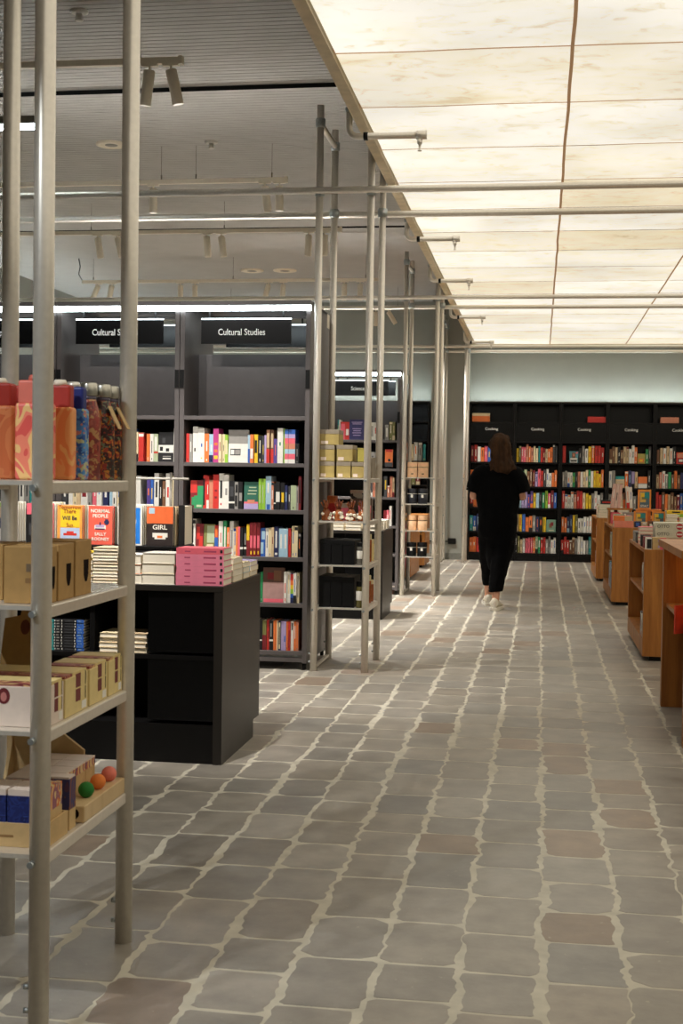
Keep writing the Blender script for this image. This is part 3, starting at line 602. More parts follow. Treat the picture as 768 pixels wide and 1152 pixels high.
def wall_row(bay,row,keys,x_from=0,hts=(.205,.275),specials=None,wmax=None):
    """row index into WSH: 4=top book row ... 0=bottom; keys string, F = face-out special, space = gap"""
    z=WSH[row]; xa=-1.10+BW*bay+.034; W_=BW-.068; x=xa+x_from*W_
    rn={4:'top',3:'second',2:'third',1:'fourth',0:'bottom'}[row]
    tot=sum(3.0 if k=='F' else 1 for k in keys); unit=(xa+W_-x)/tot*.985
    si=0
    for i,k in enumerate(keys):
        if k==' ': x+=unit; continue
        gap=.004
        if k=='F':
            key,deco,lab=specials[si]; si+=1; ww=unit*3-.012; h=min(.27,ww*1.32)
            put(face_mesh(ww,h,.025,key,deco),'cookbook',x+unit*1.5,YW+.05,z+.0005,lab,'book','cookbooks along the back wall',(-.05,0,0)); x+=unit*3; continue
        t=unit*_bk.uniform(.82,1.0); h=_bk.uniform(*hts)
        lab=f"{BN(k)} cookbook, {ordn(i)} from pier end, {rn} book row, {BAYN[bay]} cooking bay"
        put(book_mesh(min(t,.06)-.002,h,.19,k),'cookbook',x+unit/2,YW+.04+_bk.uniform(0,.02),z+.0005,lab,'book','cookbooks along the back wall'); x+=unit
wall_row(0,4,'mrwopbohrecm'); wall_row(0,3,'ohepmrgwsroe'); wall_row(0,2,'rohFwpvcuy',specials=[('c',[(.1,.9,.1,.5,'o'),(.3,.7,.6,.8,'h')],'cream and orange cookbook facing out at the elbow of the walking person')]); wall_row(0,1,'tbnrpyocgebs'); wall_row(0,0,'ooreywphkzco')
wall_row(1,4,'yfpphohcctrmeoodd'); wall_row(1,3,'xwgzssmvprdwwoo'); wall_row(1,2,'pavvuuyakglpmb')
wall_row(1,1,'eybooxnkyF',specials=[('z',[(0,1,0,1,M('sage_teal_cover',(112,146,124),.5)),(.3,.6,.35,.7,'s'),(.45,.75,.5,.8,'m'),(.25,.8,.1,.16,'c')],'sage green cookbook facing out at the end of the fourth row, second cooking bay')])
wall_row(1,0,'kfewpppozgrrxxww')
wall_row(2,4,'r FkxwyorrR'.replace('R','r'),specials=[('t',[(0,1,0,1,M('sky_teal_cover',(92,150,160),.5)),(.1,.9,.0,.42,'w'),(.30,.70,.42,.88,'s'),(.38,.62,.55,.82,'h'),(.75,.95,.8,.95,'p'),(.15,.85,.12,.24,'k'),(.2,.8,.04,.08,'x')],'teal cookbook with a portrait facing out on the top cooking row')])
wall_row(2,3,'xxwwgkhwccgwyyyo'); wall_row(2,2,'rwwwhrrcyyxwwx'); wall_row(2,1,'oonnyfwwwwwwhoo'); wall_row(2,0,'rrrssxwwwxtpnro')
wall_row(3,4,'ssekseewwoF gd'.replace(' ',''),specials=[('f',[(.0,1,.0,1,M('mustard_green_cover',(168,156,78),.5)),(.15,.8,.12,.5,'o'),(.3,.65,.2,.4,'y')],'mustard green cookbook with an orange dish facing out on the top cooking row')])
wall_row(3,3,'wxFonveF k'.replace(' ',''),specials=[('t',[(0,1,0,.75,'e'),(.1,.9,.3,.36,'s'),(.1,.9,.5,.55,'x')],'teal and beige book facing out in second row of fourth cooking bay'),('o',[(0,1,0,.35,'w'),(0,1,.35,.42,'x')],'orange and white book facing out in second row of fourth cooking bay')]) 
wall_row(3,2,'xwweccxxdwxe'); wall_row(4,4,'sewewkF ryse'.replace(' ',''),specials=[('r',[(.1,.9,.55,.9,'h'),(.15,.85,.1,.5,'m'),(.3,.7,.2,.4,'w'),(.2,.8,.9,.98,'o')],'reddish cookbook with plates facing out in the fifth cooking bay')])
wall_row(4,3,'ehwxgsosnqbnbk'); wall_row(4,2,'rrsoessmbbbwra')
for bay,xo,n,key,lab in ((0,.02,3,'o','topmost'),(2,.37,2,'r','topmost'),(4,.05,2,'h','topmost')):
    wh={0:'first',2:'third',4:'fifth'}[bay]
    for k in range(n):
        kk='c' if (bay==0 and k==n-1) else key
        mb=MB().box(0,.27,0,.20,0,.004,BM(kk)).box(0,.27,0,.20,.040,.044,BM(kk)).box(0,.27,0,.004,.004,.040,BM(kk)).box(.004,.266,.004,.196,.004,.040,PAPER)
        put(mb,'cookbook',-1.10+BW*bay+.03+xo,YW+.03,WSH[6]+.044*k+.0005,f"{BN(kk)} cookbook lying {['lowest','second','third'][k]} in the stack on top of the {wh} cooking bay",'book','cookbooks lying on the top shelves')
# few books on the wall case behind the third rack
for i,(x,wd,h,k,zi) in enumerate(((-2.36,.05,.22,'k',4),(-2.30,.05,.23,'b',4),(-2.245,.045,.2,'w',4),(-2.19,.05,.24,'n',4),(-2.06,.05,.28,'h',4),(-1.98,.05,.26,'c',4),(-1.92,.06,.29,'w',4),(-1.85,.06,.29,'x',4),(-1.785,.045,.26,'t',4),
     (-2.36,.06,.22,'w',3),(-2.29,.06,.24,'z',3),(-2.22,.05,.2,'b',3),(-2.16,.06,.22,'f',3),(-2.09,.06,.24,'f',3),(-2.02,.06,.22,'t',3),(-1.95,.06,.22,'f',3),(-1.88,.06,.2,'m',3))):
    put(book_mesh(wd-.004,h,.18,k),'book',x,YW+.04,WSH[zi]+.0005,f"{BN(k)} book, {ordn(i if i<9 else i-9)} along the {'top' if zi==4 else 'second'} row of the case beside the green pier",'book','books beside the green pier')
# ------------------------------------------------------------------ aluminium racks
RZ=[1.275,.99,.702,.42]; HX,HY=.17,.31; PR=.0235
def rack(yc,rails,label):
    o=empty('pole_rack',(-1.285,yc,0),label,'rack','tall aluminium pole racks')
    for sx in (-1,1):
        for sy in (-1,1):
            mb=MB().tube((sx*HX,sy*HY,0),(sx*HX,sy*HY,3.70 if sx<0 else 3.47),PR,ALU,20)
            for z in RZ: mb.tube((sx*HX-.008,sy*HY-PR+.004,z-.016),(sx*HX-.010,sy*HY-PR-.012,z-.016),.008,GALV,8)
            for z in (.06,.115): mb.tube((sx*HX-PR+.004,sy*HY-.004,z),(sx*HX-PR-.010,sy*HY-.006,z),.007,GALV,8)
            p=mb.build('pole',o)
            if rails:
                zc=3.14 if rails==1 and sy<0 else 3.12 if rails==1 else (3.2 if rails==2 else 3.22)
                MB().lathe([(PR+.001,-.03),(PR+.010,-.028),(PR+.010,.028),(PR+.001,.03)],GALV,16,(sx*HX,sy*HY,zc)).box(sx*HX-.018,sx*HX+.018,sy*HY-PR-.024 if sy<0 else sy*HY+PR-.004,sy*HY-PR+.004 if sy<0 else sy*HY+PR+.024,zc-.034,zc-.018,GALV).build('clamp',o)
    for sy in (-1,1):
        MB().lathe([(PR+.001,-.03),(PR+.009,-.028),(PR+.009,.028),(PR+.001,.03)],GALV,16,(-HX,sy*HY,3.585)).build('clamp',o)
    MB().tube((-HX,-HY+PR,3.585),(-HX,HY-PR,3.585),.019,ALU,14).build('top_bar',o)
    for z in RZ:
        sh=bx(-HX+.012,HX-.012,-HY-.004,HY+.004,z-.010,z,ALU).build('shelf',o)
        for sx in (-1,1): bx(sx*HX-.011,sx*HX+.011,-HY+PR-.002,HY-PR+.002,z-.030,z-.0002,ALU).build('side_bar',o,bevel=.004)
    if rails: bx(-HX-.010,-HX+.010,-HY+PR-.002,HY-PR+.002,.012,.030,ALU).build('floor_bar',o)
    return o
rack(3.14,0,'nearest tall aluminium pole rack, holding flasks, kraft boxes and cream gift boxes')
rack(8.78,1,'aluminium pole rack holding olive boxes and black boxes, beside the lit bookcase')
rack(14.37,2,'aluminium pole rack holding peach canisters and dark jars')
o4=rack(19.90,3,'farthest aluminium pole rack, standing empty before the green pier')
for c in list(o4.children):
    if c.name.split('.')[0] in ('shelf','side_bar'): bpy.data.objects.remove(c)

# ------------------------------------------------------------------ patterned materials for packaging
def pattern(name, cols, scale=18, rough=.5, kind='V', stretch=(1,1,1)):
    if name in _M: return _M[name]
    m=bpy.data.materials.new(name); m.use_nodes=True; nt=m.node_tree; b=nt.nodes['Principled BSDF']; L=nt.links.new
    tc=nt.nodes.new('ShaderNodeTexCoord'); mp=nt.nodes.new('ShaderNodeMapping'); mp.inputs['Scale'].default_value=stretch
    nz=nt.nodes.new('ShaderNodeTexNoise'); nz.inputs['Scale'].default_value=scale*.6; nz.inputs['Detail'].default_value=2
    ad=nt.nodes.new('ShaderNodeMixRGB'); ad.blend_type='ADD'; ad.inputs['Fac'].default_value=.10
    L(tc.outputs['Object'],mp.inputs['Vector']); L(mp.outputs['Vector'],nz.inputs['Vector']); L(mp.outputs['Vector'],ad.inputs['Color1']); L(nz.outputs['Color'],ad.inputs['Color2'])
    rp=nt.nodes.new('ShaderNodeValToRGB'); rp.color_ramp.interpolation='CONSTANT'; e=rp.color_ramp.elements
    n=len(cols); e[0].position=0; e[0].color=(*lin(cols[0]),1); e[1].position=1/n; e[1].color=(*lin(cols[1]),1)
    for i in range(2,n): k=e.new(i/n); k.color=(*lin(cols[i]),1)
    if kind=='V':
        v=nt.nodes.new('ShaderNodeTexVoronoi'); v.inputs['Scale'].default_value=scale; L(ad.outputs['Color'],v.inputs['Vector'])
        sx=nt.nodes.new('ShaderNodeSeparateColor'); L(v.outputs['Color'],sx.inputs['Color']); L(sx.outputs[0],rp.inputs['Fac'])
    else:
        n2=nt.nodes.new('ShaderNodeTexNoise'); n2.inputs['Scale'].default_value=scale; n2.inputs['Detail'].default_value=1.5; n2.inputs['Distortion'].default_value=1.2
        mr=nt.nodes.new('ShaderNodeMapRange'); mr.inputs['From Min'].default_value=.28; mr.inputs['From Max'].default_value=.72
        L(mp.outputs['Vector'],n2.inputs['Vector']); L(n2.outputs['Fac'],mr.inputs['Value']); L(mr.outputs['Result'],rp.inputs['Fac'])
    L(rp.outputs['Color'],b.inputs['Base Color']); b.inputs['Roughness'].default_value=rough
    _M[name]=m; return m
PORA=pattern('orange_swirl',[(222,112,66),(240,160,96),(240,164,100),(236,140,80),(242,178,108),(226,110,74)],9,.5,'N',(1,1,.8))
PPNK=pattern('pink_cream_swirl',[(220,84,76),(236,130,104),(234,190,124),(226,104,92),(236,150,100),(232,186,120)],9,.5,'N')
PORD=pattern('rust_swirl',[(206,104,60),(224,136,84),(214,116,68),(230,148,92)],9,.5,'N')
PBLU=pattern('blue_floral',[(76,132,196),(90,150,208),(60,110,184),(190,196,150),(80,140,200),(206,130,120),(44,86,160)],62,.5,'V')
PFLO=pattern('dark_floral',[(60,36,34),(150,52,40),(70,44,40),(206,132,52),(54,60,56),(168,66,44),(120,126,96),(66,36,36)],70,.4,'V')
PFLR=pattern('red_floral',[(150,66,56),(170,84,70),(120,52,50),(190,140,90),(160,60,50)],60,.4,'V')
PDRP=pattern('drip_print',[(226,196,140),(150,92,110),(214,120,60),(226,196,140),(120,80,110)],22,.6,'N',(1,1,.5))
PBOX=pattern('deep_blue_print',[(26,40,104),(32,50,122),(22,34,92),(44,66,140)],40,.6,'N')
PBER=pattern('dark_red_strip',[(150,70,66),(190,120,96),(130,56,56),(214,170,120),(160,84,76)],26,.6,'N',(.5,1,1))
REDCAP=M('brick_red_cap',(170,48,36),.5); PINKCAP=M('salmon_cap',(216,112,96),.5); NAVYCAP=M('navy_cap',(30,42,118),.45)
STEEL=M('brushed_steel',(200,196,184),.28,.9,.04,50); DARKIN=M('dark_recess',(26,15,10),.9,spec=.1)

# ---- nearest rack, top shelf: flasks and bottles
Z1=RZ[0]+.0006
def flask(x,y,w_,d,h,bm,cm,ct,label):
    o=empty('flask',(x,y,Z1),label,'flask','flat patterned flasks on the nearest rack')
    bx(-w_/2,w_/2,-d/2,d/2,0,h,bm).build('body',o,bevel=.008,seg=3)
    c=bx(-w_/2+.006,w_/2-.006,-d/2+.004,d/2-.004,h-.004,h+.055,cm).build('cap',o,bevel=.006,seg=3)
    MB().lathe([(.016,h+.053),(.018,h+.060),(.014,h+.068),(.004,h+.069)],ct,14).build('cap_button',c)
flask(-1.190,3.135,.075,.04,.182,PORA,REDCAP,SPOTW,'orange flask with a brick red cap, right beside the front rack pole and the blue flask'.replace('right beside','between'))
flask(-1.212,3.03,.088,.05,.186,PPNK,PINKCAP,PINKCAP,'pink and cream swirled flask with a salmon cap, partly behind the front rack pole')
flask(-1.325,3.08,.085,.05,.182,PORD,REDCAP,SPOTW,'rust orange flask with a red cap at the outer end of the flask row')
flask(-1.285,3.16,.075,.04,.182,PORA,REDCAP,SPOTW,'orange flask with a red cap standing behind the rust orange one')
flask(-1.182,3.207,.074,.04,.182,PBLU,NAVYCAP,ALU,'light blue floral flask with a navy cap')
def bottle(x,y,bm,tagrot,label):
    o=empty('steel_bottle',(x,y,Z1),label,'bottle','round floral bottles with steel caps')
    r=.0315
    MB().lathe([(r*.9,0),(r,.004),(r,.150),(r*.93,.170),(r*.78,.190),(r*.62,.204),(r*.60,.212)],bm,24).build('body',o)
    MB().lathe([(r*.60,.205),(r*.62,.222)],M('bottle_neck',(92,84,100),.4,.3),20).build('neck',o)
    c=MB().lathe([(r*.68,.220),(r*.70,.223),(r*.70,.249),(r*.62,.254),(r*.3,.255)],STEEL,20).build('cap',o)
    if tagrot is not None:
        T=Matrix.Translation((.026,-.022,.195))@Matrix.Rotation(tagrot,4,'Y')
        bx(-.0012,.0012,-.013,.013,-.066,0,KRAFTL,T).build('paper_tag',o)
bottle(-1.1715,3.294,PFLR,None,'steel capped bottle with a reddish print, next to the blue flask')
bottle(-1.155,3.358,PFLO,-.45,'dark floral steel capped bottle in the middle of the three bottles')
bottle(-1.155,3.4225,PFLO,-.5,'dark floral steel capped bottle closest to the rear rack pole')

# ---- second shelf: kraft boxes with windows
Z2=RZ[1]+.0006
def kraft(x0,x1,y0,y1,h,label,front):
    cx,cy=(x0+x1)/2,(y0+y1)/2; w_,d=x1-x0,y1-y0
    o=empty('kraft_box',(cx,cy,Z2),label,'box','kraft boxes with dark windows on the second rack shelf')
    bx(-w_/2,w_/2,-d/2,d/2,0,h,KRAFT).build('carton',o,bevel=.002)
    q=[(-.02*d,h*.64),(.30*d,h*.64),(.28*d,h*.36),(.20*d,h*.24),(.08*d,h*.24),(.0*d,h*.36)]
    MB().prism(q,'x',w_/2-.001,w_/2+.0006,DARKIN).build('window',o)
    if front: MB().box(w_*.02,w_*.42,-d/2-.0006,-d/2,h*.56,h*.70,M('grey_print',(120,100,76),.7)).box(-w_*.0,w_*.42,-d/2-.0006,-d/2,h*.36,h*.45,M('brown_print',(146,110,66),.7)).build('printed_label',o)
kraft(-1.222,-1.117,2.868,2.930,.132,'frontmost kraft box with grey printed label beside the front rack pole',1)
kraft(-1.222,-1.117,2.942,3.044,.134,'middle kraft box of the row running back from the front rack pole',0)
kraft(-1.222,-1.117,3.056,3.170,.137,'rearmost kraft box with a dark window, nearest the rear rack pole',0)
kraft(-1.345,-1.250,2.93,3.07,.132,'kraft box in the outer column, separated by a dark gap from the labelled one',0)
kraft(-1.440,-1.355,2.93,3.07,.132,'kraft box farthest out on the second shelf of the nearest rack',0)

# ---- third shelf: cream gift boxes
Z3=RZ[2]+.0006
def giftbox(x0,x1,y0,y1,h,m,label,portrait=False):
    cx,cy=(x0+x1)/2,(y0+y1)/2; w_,d=x1-x0,y1-y0
    o=empty('gift_box',(cx,cy,Z3),label,'box','cream gift boxes on the third rack shelf')
    bx(-w_/2,w_/2,-d/2,d/2,0,h-.008,m).build('carton',o,bevel=.0015)
    MB().box(-w_/2+.003,w_/2-.003,-d/2+.004,-d/2+d*.34,h-.008,h-.001,PBER).box(-w_/2+.003,w_/2-.003,-d/2+d*.36,d/2-.004,h-.008,h,CREAM).build('lid',o)
    e=w_/2
    mb=MB()
    for z0,z1 in ((.28,.58),(.62,.95)): mb.box(e-.0005,e+.0007,-.05*d,.16*d,h*z0,h*z1,M('berry_window',(120,52,50),.6)); mb.box(e-.0005,e+.0006,.16*d,.36*d,h*z0,h*z1,CREAM); mb.box(e-.0005,e+.0006,.36*d,.40*d,h*z0,h*z1,DARKIN)
    mb.build('window',o)
    bx(e-.0005,e+.0007,.22*d,.42*d,h*.05,h*.24,PRINT).build('price_label',o)
    if portrait:
        X0=.052; Z0=h*.70
        MB().prism([(X0+.015*math.cos(a),Z0+.019*math.sin(a)) for a in [2*PI*k/16 for k in range(16)]],'y',-d/2-.0008,-d/2,M('emblem_hair',(110,34,40),.6)).prism([(X0+.0075*math.cos(a),Z0-.002+.011*math.sin(a)) for a in [2*PI*k/16 for k in range(16)]],'y',-d/2-.0012,-d/2-.0008,M('emblem_face',(206,130,124),.6)).build('emblem',o)
giftbox(-1.43,-1.117,2.872,2.980,.102,PINKW,'pinkish white gift box with a small portrait emblem, at the very front',True)
giftbox(-1.43,-1.117,2.992,3.150,.102,CREAM,'cream gift box directly behind the pinkish one with the emblem')
giftbox(-1.235,-1.117,3.165,3.300,.102,CREAM,'third cream gift box counting back from the front rack pole')
giftbox(-1.235,-1.117,3.312,3.424,.102,CREAM,'rearmost cream gift box touching the rear rack pole')
o=empty('kraft_display',(-1.325,3.25,Z3),'tall kraft display card with a dark berry print behind the gift boxes','display card')
T=Matrix.Rotation(-.06,4,'X')@Matrix.Rotation(.03,4,'Y')
MB().prism([(-.075,0),(.065,0),(.060,.20),(.035,.205),(.030,.245),(-.015,.245),(-.02,.215),(-.062,.205)],'y',-.01,.01,KRAFT,T).build('card',o)
MB().prism([(-.005+.013*math.cos(a),.185+.020*math.sin(a)) for a in [2*PI*k/12 for k in range(12)]],'y',-.0115,-.01,M('berry_print',(110,56,40),.7),T).build('berry_print',o)
bx(-.06,.05,.0,.05,0,.008,KRAFT).build('foot',o)

# ---- bottom shelf: trays, blue boxes, bath balls
Z4=RZ[3]+.0006
o=empty('card_tray',(-1.272,2.945,Z4),'pale kraft tray along the front of the lowest rack shelf','tray')
MB().box(-.155,.155,-.07,.07,0,.006,KRAFTL).box(-.155,.155,-.07,-.064,.006,.055,KRAFTL).box(-.155,.155,.064,.07,.006,.055,KRAFTL).box(-.155,-.149,-.064,.064,.006,.055,KRAFTL).box(.149,.155,-.064,.064,.006,.055,KRAFTL).build('tray',o)
bx(.02,.075,-.0706,-.07,.022,.028,M('brown_print',(146,110,66))).build('print',o)
def blueb(x,lab):
    hw=.028
    o=empty('soap_box',(x,2.945,Z4+.0065),lab,'box','tall boxes standing in the kraft tray')
    bx(-hw,hw,-.05,.05,0,.045,PINKW).build('lower_carton',o); bx(-hw,hw,-.05,.05,.045,.108,PBOX).build('printed_sleeve',o); bx(-hw+.001,hw-.001,-.048,.048,.108,.122,PINKW).build('lid',o)
blueb(-1.312,'deep blue box in the tray, third from the front rack pole'); blueb(-1.2525,'deep blue box in the tray, second from the front rack pole'); blueb(-1.193,'deep blue box in the tray, closest to the front rack pole')
o=empty('soap_box',(-1.142,2.945,Z4+.0065),'box with orange and purple drip print at the end of the tray','box','tall boxes standing in the kraft tray')
bx(-.0175,.0175,-.05,.05,0,.07,KRAFTL).build('lower_carton',o); bx(-.0175,.0175,-.05,.05,.07,.125,PDRP).build('printed_sleeve',o)
o=empty('soap_box',(-1.150,3.055,Z4),'narrow tall box with dark drip print between the tray and the ball rail','box')
bx(-.03,.03,-.022,.022,0,.05,KRAFTL).build('lower_carton',o); bx(-.03,.03,-.022,.022,.05,.125,pattern('dark_drip',[(90,60,84),(60,56,100),(130,76,50),(80,60,80)],26,.6,'N',(1,1,.5))).build('printed_sleeve',o); bx(-.028,.028,-.020,.020,.125,.13,PINKW).build('lid',o)
k=0
for iy in range(4):
    for ix in range(2):
        o=empty('soap_carton',(-1.205-.066*ix,3.115+.073*iy,Z4),f"pale soap carton, {['first','second','third','fourth'][iy]} back in the {['inner','outer'][ix]} row behind the bath balls",'box','pale soap cartons behind the bath balls')
        bx(-.032,.032,-.0355,.0355,0,.088,KRAFTL).build('carton',o,bevel=.001); bx(-.0325,.0325,-.036,.036,.088,.108,PDRP).build('printed_band',o); bx(-.032,.032,-.0355,.0355,.108,.112,PINKW).build('lid',o)
o=empty('wooden_rail',(-1.135,3.265,Z4),'pale wooden rail holding three bath balls at the shelf edge','rail')
bx(-.028,.028,-.16,.16,0,.042,wood('pale_wood',(196,164,116),(222,194,148))).build('block',o,bevel=.003)
MB().tube((.0,-.1605,.022),(.0,-.156,.022),.014,DARKIN,12).build('end_hole',o)
for yy,c,lab in ((3.195,(36,120,44),'green bath ball on the wooden rail'),(3.285,(236,132,58),'orange bath ball on the wooden rail'),(3.375,(234,128,108),'salmon pink bath ball on the wooden rail')):
    mb=MB().lathe([(max(.001,.0205*math.sin(PI*k/12)),-.0205*math.cos(PI*k/12)) for k in range(13)],M('ball_%d'%c[0]+str(c[1]),c,.8,0,.1,60),20)
    put(mb,'bath_ball',-1.135,yy,Z4+.042+.0195,lab,'ball','coloured bath balls')
o=empty('kraft_display',(-1.36,3.28,Z4),'upright kraft display board with a sloping side at the back of the lowest shelf','display card')
MB().prism([(-.07,0),(.15,0),(.15,.12),(.06,.185),(.055,.225),(-.07,.225)],'y',.105,.115,KRAFTL).build('back_board',o); MB().prism([(.105,0),(.04,0),(.105,.16)],'x',-.06,-.05,KRAFTL).build('side_board',o)

# ------------------------------------------------------------------ second rack (olive boxes, jars, black boxes)
R2=8.78
def obox(name,x0,x1,y0,y1,z,h,m,lidm,label,group,lid=.03,label_m=None):
    cx,cy=(x0+x1)/2,(y0+y1)/2; w_,d=x1-x0,y1-y0
    o=empty(name,(cx,cy,z),label,'box',group)
    bx(-w_/2,w_/2,-d/2,d/2,0,h-lid,m).build('carton',o,bevel=.002)
    bx(-w_/2-.0015,w_/2+.0015,-d/2-.0015,d/2+.0015,h-lid,h,lidm).build('lid',o,bevel=.002)
    if label_m: bx(-w_/2+.008,-w_/2+w_*.44,-d/2-.0007,-d/2,.006,h*.26,label_m).build('price_label',o)
    return o
zr=RZ[0]+.0006; OG='olive boxes on the second rack'
for i,(a,b,z,h,lab) in enumerate(((357,373.5,0,.106,'olive box in the bottom layer, closest to the lit bookcase'),(376,391.5,0,.106,'olive box in the middle of the bottom layer'),(392.8,407.5,0,.104,'olive box in the bottom layer beside the front aisle pole'),
      (357,373.5,.107,.106,'olive box in the second layer, closest to the lit bookcase'),(376,393.5,.107,.108,'olive box with grey lid in the second layer, middle of the rack'),(357,378,.214,.100,'olive box alone on the top layer of the rack'))):
    obox('olive_box',-1.54+(a-340)*S,-1.54+(b-340)*S,8.50,8.70,zr+z+.0004*i,h,OLIVE,OLIVEL,lab,OG,.028,PINKW)
obox('olive_box',-1.184,-1.136,8.50,8.62,zr+.107,.09,M('lime_card',(190,176,84),.7),M('lime_card2',(176,160,80),.7),'small yellow green box on the second layer by the front aisle pole',OG,.01)
obox('olive_box',-1.22,-1.125,8.80,8.98,zr,.14,OLIVEL,OLIVEL,'grey brown box at the back of the top rack shelf',OG,.02); obox('olive_box',-1.44,-1.36,8.80,8.98,zr,.22,OLIVE,OLIVEL,'tall olive box at the back of the top rack shelf',OG,.03)
zr=RZ[1]+.0006
AMB=M('amber_glass',(150,84,44),.2,0,.25,40); BLOS=M('white_blossom',(236,226,206),.8); STM=M('dried_stem',(150,92,84),.8); 
def flowerjar(x,lab):
    o=empty('dried_flower_jar',(x,8.56,zr),lab,'jar','amber jars of dried flowers'); r=random.Random(int(-x*1000))
    MB().lathe([(.026,0),(.030,.005),(.030,.055),(.020,.070),(.016,.078)],AMB,16).build('jar',o)
    mb=MB()
    for k in range(13):
        a=r.random()*2*PI; q=(math.cos(a)*.029,math.sin(a)*.029-.006,r.uniform(.010,.055)); 
        mb.lathe([(.002,-.011),(.012,-.005),(.013,.004),(.003,.011)],BLOS,8,q)
    mb.build('blossom',o)
    mb=MB()
    for k in range(12):
        a=r.random()*2*PI; t=r.uniform(.012,.034); mb.tube((math.cos(a)*.006,math.sin(a)*.006,.07),(math.cos(a)*t,math.sin(a)*t,r.uniform(.115,.14)),.0025,r.choice([STM,AMB,M('dried_rust',(170,96,64),.8)]),5,r1=.006)
    mb.build('stem',o)
for px,lab in ((363.5,'amber dried flower jar closest to the lit bookcase'),(377.5,'second amber dried flower jar from the bookcase side'),(391.5,'third amber dried flower jar from the bookcase side'),(404,'amber dried flower jar beside the front aisle pole')): flowerjar(-1.54+(px-340)*S,lab)
obox('card_box',-1.43,-1.375,8.80,8.90,zr,.16,BM('r'),BM('o'),'orange red carton at the back of the dried flower shelf',None,.05)
obox('card_box',-1.335,-1.275,8.80,8.90,zr,.11,BM('p'),PINKW,'pink and white carton at the back of the dried flower shelf',None,.03)
obox('card_box',-1.29,-1.16,8.93,9.02,zr,.20,pattern('white_speckle',[(226,220,206),(226,220,206),(60,60,60),(230,226,214),(226,220,206)],30,.6,'V'),PINKW,'white speckled carton at the back of the dried flower shelf',None,.02)
obox('card_box',-1.255,-1.13,8.84,8.915,zr,.145,M('taupe_card',(96,82,72),.7),M('taupe_card2',(110,94,80),.7),'taupe carton in front of the speckled one',None,.05)
obox('card_box',-1.20,-1.13,8.70,8.80,zr,.10,BM('h'),BM('p'),'small terracotta carton near the aisle side of the dried flower shelf',None,.05)
BKB=M('black_box_card',(9,9,10),.6,spec=.2)
def jar(x,y,z,r,h,m,lm,label,group,lidm,cat='jar',name='labelled_jar'):
    o=empty(name,(x,y,z),label,cat,group)
    MB().lathe([(r*.96,0),(r,.004),(r,h*.78),(r*.9,h*.82)],m,20).build('body',o)
    MB().lathe([(r*.95,h*.80),(r*.97,h*.82),(r*.97,h*.98),(r*.9,h)],lidm,20).build('lid',o)
    if lm: MB().lathe([(r+.0008,h*.28),(r+.0012,h*.29),(r+.0012,h*.62),(r+.0008,h*.63)],lm,20).build('paper_label',o)
GREYG=M('smoky_glass',(96,92,84),.25); OLG=M('olive_glass',(98,90,50),.25)
for lv,(h,nm) in enumerate(((.165,'third'),(.205,'lowest'))):
    zr=RZ[2+lv]+.0006
    for i,(xa,xb) in enumerate(((-1.428,-1.352),(-1.350,-1.276),(-1.274,-1.195))):
        obox('black_box',xa,xb,8.50,8.78,zr,h-.002*i,BKB,BKB,f"{['first','second','third'][i]} black box from the bookcase side on the {nm} rack shelf",'matt black boxes on the second rack',.03)
    jar(-1.158,8.53,zr,.027,.15 if lv==0 else .175,(GREYG,OLG)[lv],PRINT,f"dark jar with a white label beside the black boxes on the {nm} rack shelf",'labelled jars',BLACK)
    jar(-1.152,8.86,zr,.024,.19,AMB,None,f"amber bottle at the back of the {nm} rack shelf",'amber bottles',M('cream_cap',(214,196,150),.5),'bottle','amber_bottle')
    jar(-1.148,8.98,zr,.022,.15,(CREAM,AMB)[lv],None,f"{('cream','small amber')[lv]} bottle farthest back on the {nm} rack shelf",'amber bottles',M('cream_cap',(214,196,150),.5),'bottle','amber_bottle')

# ------------------------------------------------------------------ third rack (canisters)
PEACH=M('peach_card',(242,196,152),.6); DKJ=M('slate_tin',(40,42,50),.45)
for lv,(m,lm,h,nm,cat,top) in enumerate(((PEACH,BLACK,.165,'peach carton','box',PEACH),(DKJ,PRINT,.165,'slate jar','jar',DKJ),(PEACH,BLACK,.165,'peach canister','canister',PEACH),(BKB,PRINT,.15,'black jar','jar',BKB))):
    zr=RZ[lv]+.0006
    for i,x in enumerate((-1.365,-1.25)):
        lab=f"{nm} on the {['top','second','third','lowest'][lv]} shelf of the far rack, {['bookcase','aisle'][i]} side"
        if lv==0:
            o=empty('peach_carton',(x,14.15,zr),lab,'box','containers on the third rack')
            bx(-.052,.052,-.05,.05,0,h*.66,m).build('carton',o,bevel=.002); bx(-.053,.053,-.051,.051,h*.68,h,m).build('lid',o,bevel=.002); bx(-.0515,.0515,-.0495,.0495,h*.655,h*.685,BLACK).build('dark_band',o); bx(-.012,.012,-.0507,-.05,h*.2,h*.26,PRINTK).build('print',o)
        else:
            o=empty('lidded_jar' if cat=='jar' else 'canister',(x,14.15,zr),lab,cat,'containers on the third rack')
            MB().lathe([(.050,0),(.052,.004),(.052,h*.66)],m,20).build('body',o); MB().lathe([(.053,h*.665),(.054,h*.69),(.054,h*.97),(.05,h)],top,20).build('lid',o)
            MB().lathe([(.0515,h*.63),(.0530,h*.635),(.0530,h*.675),(.0515,h*.68)],lm,20).build('band',o)
            if lm is PRINT: bx(-.012,.012,-.0545,-.050,h*.40,h*.60,PRINT).build('print',o)
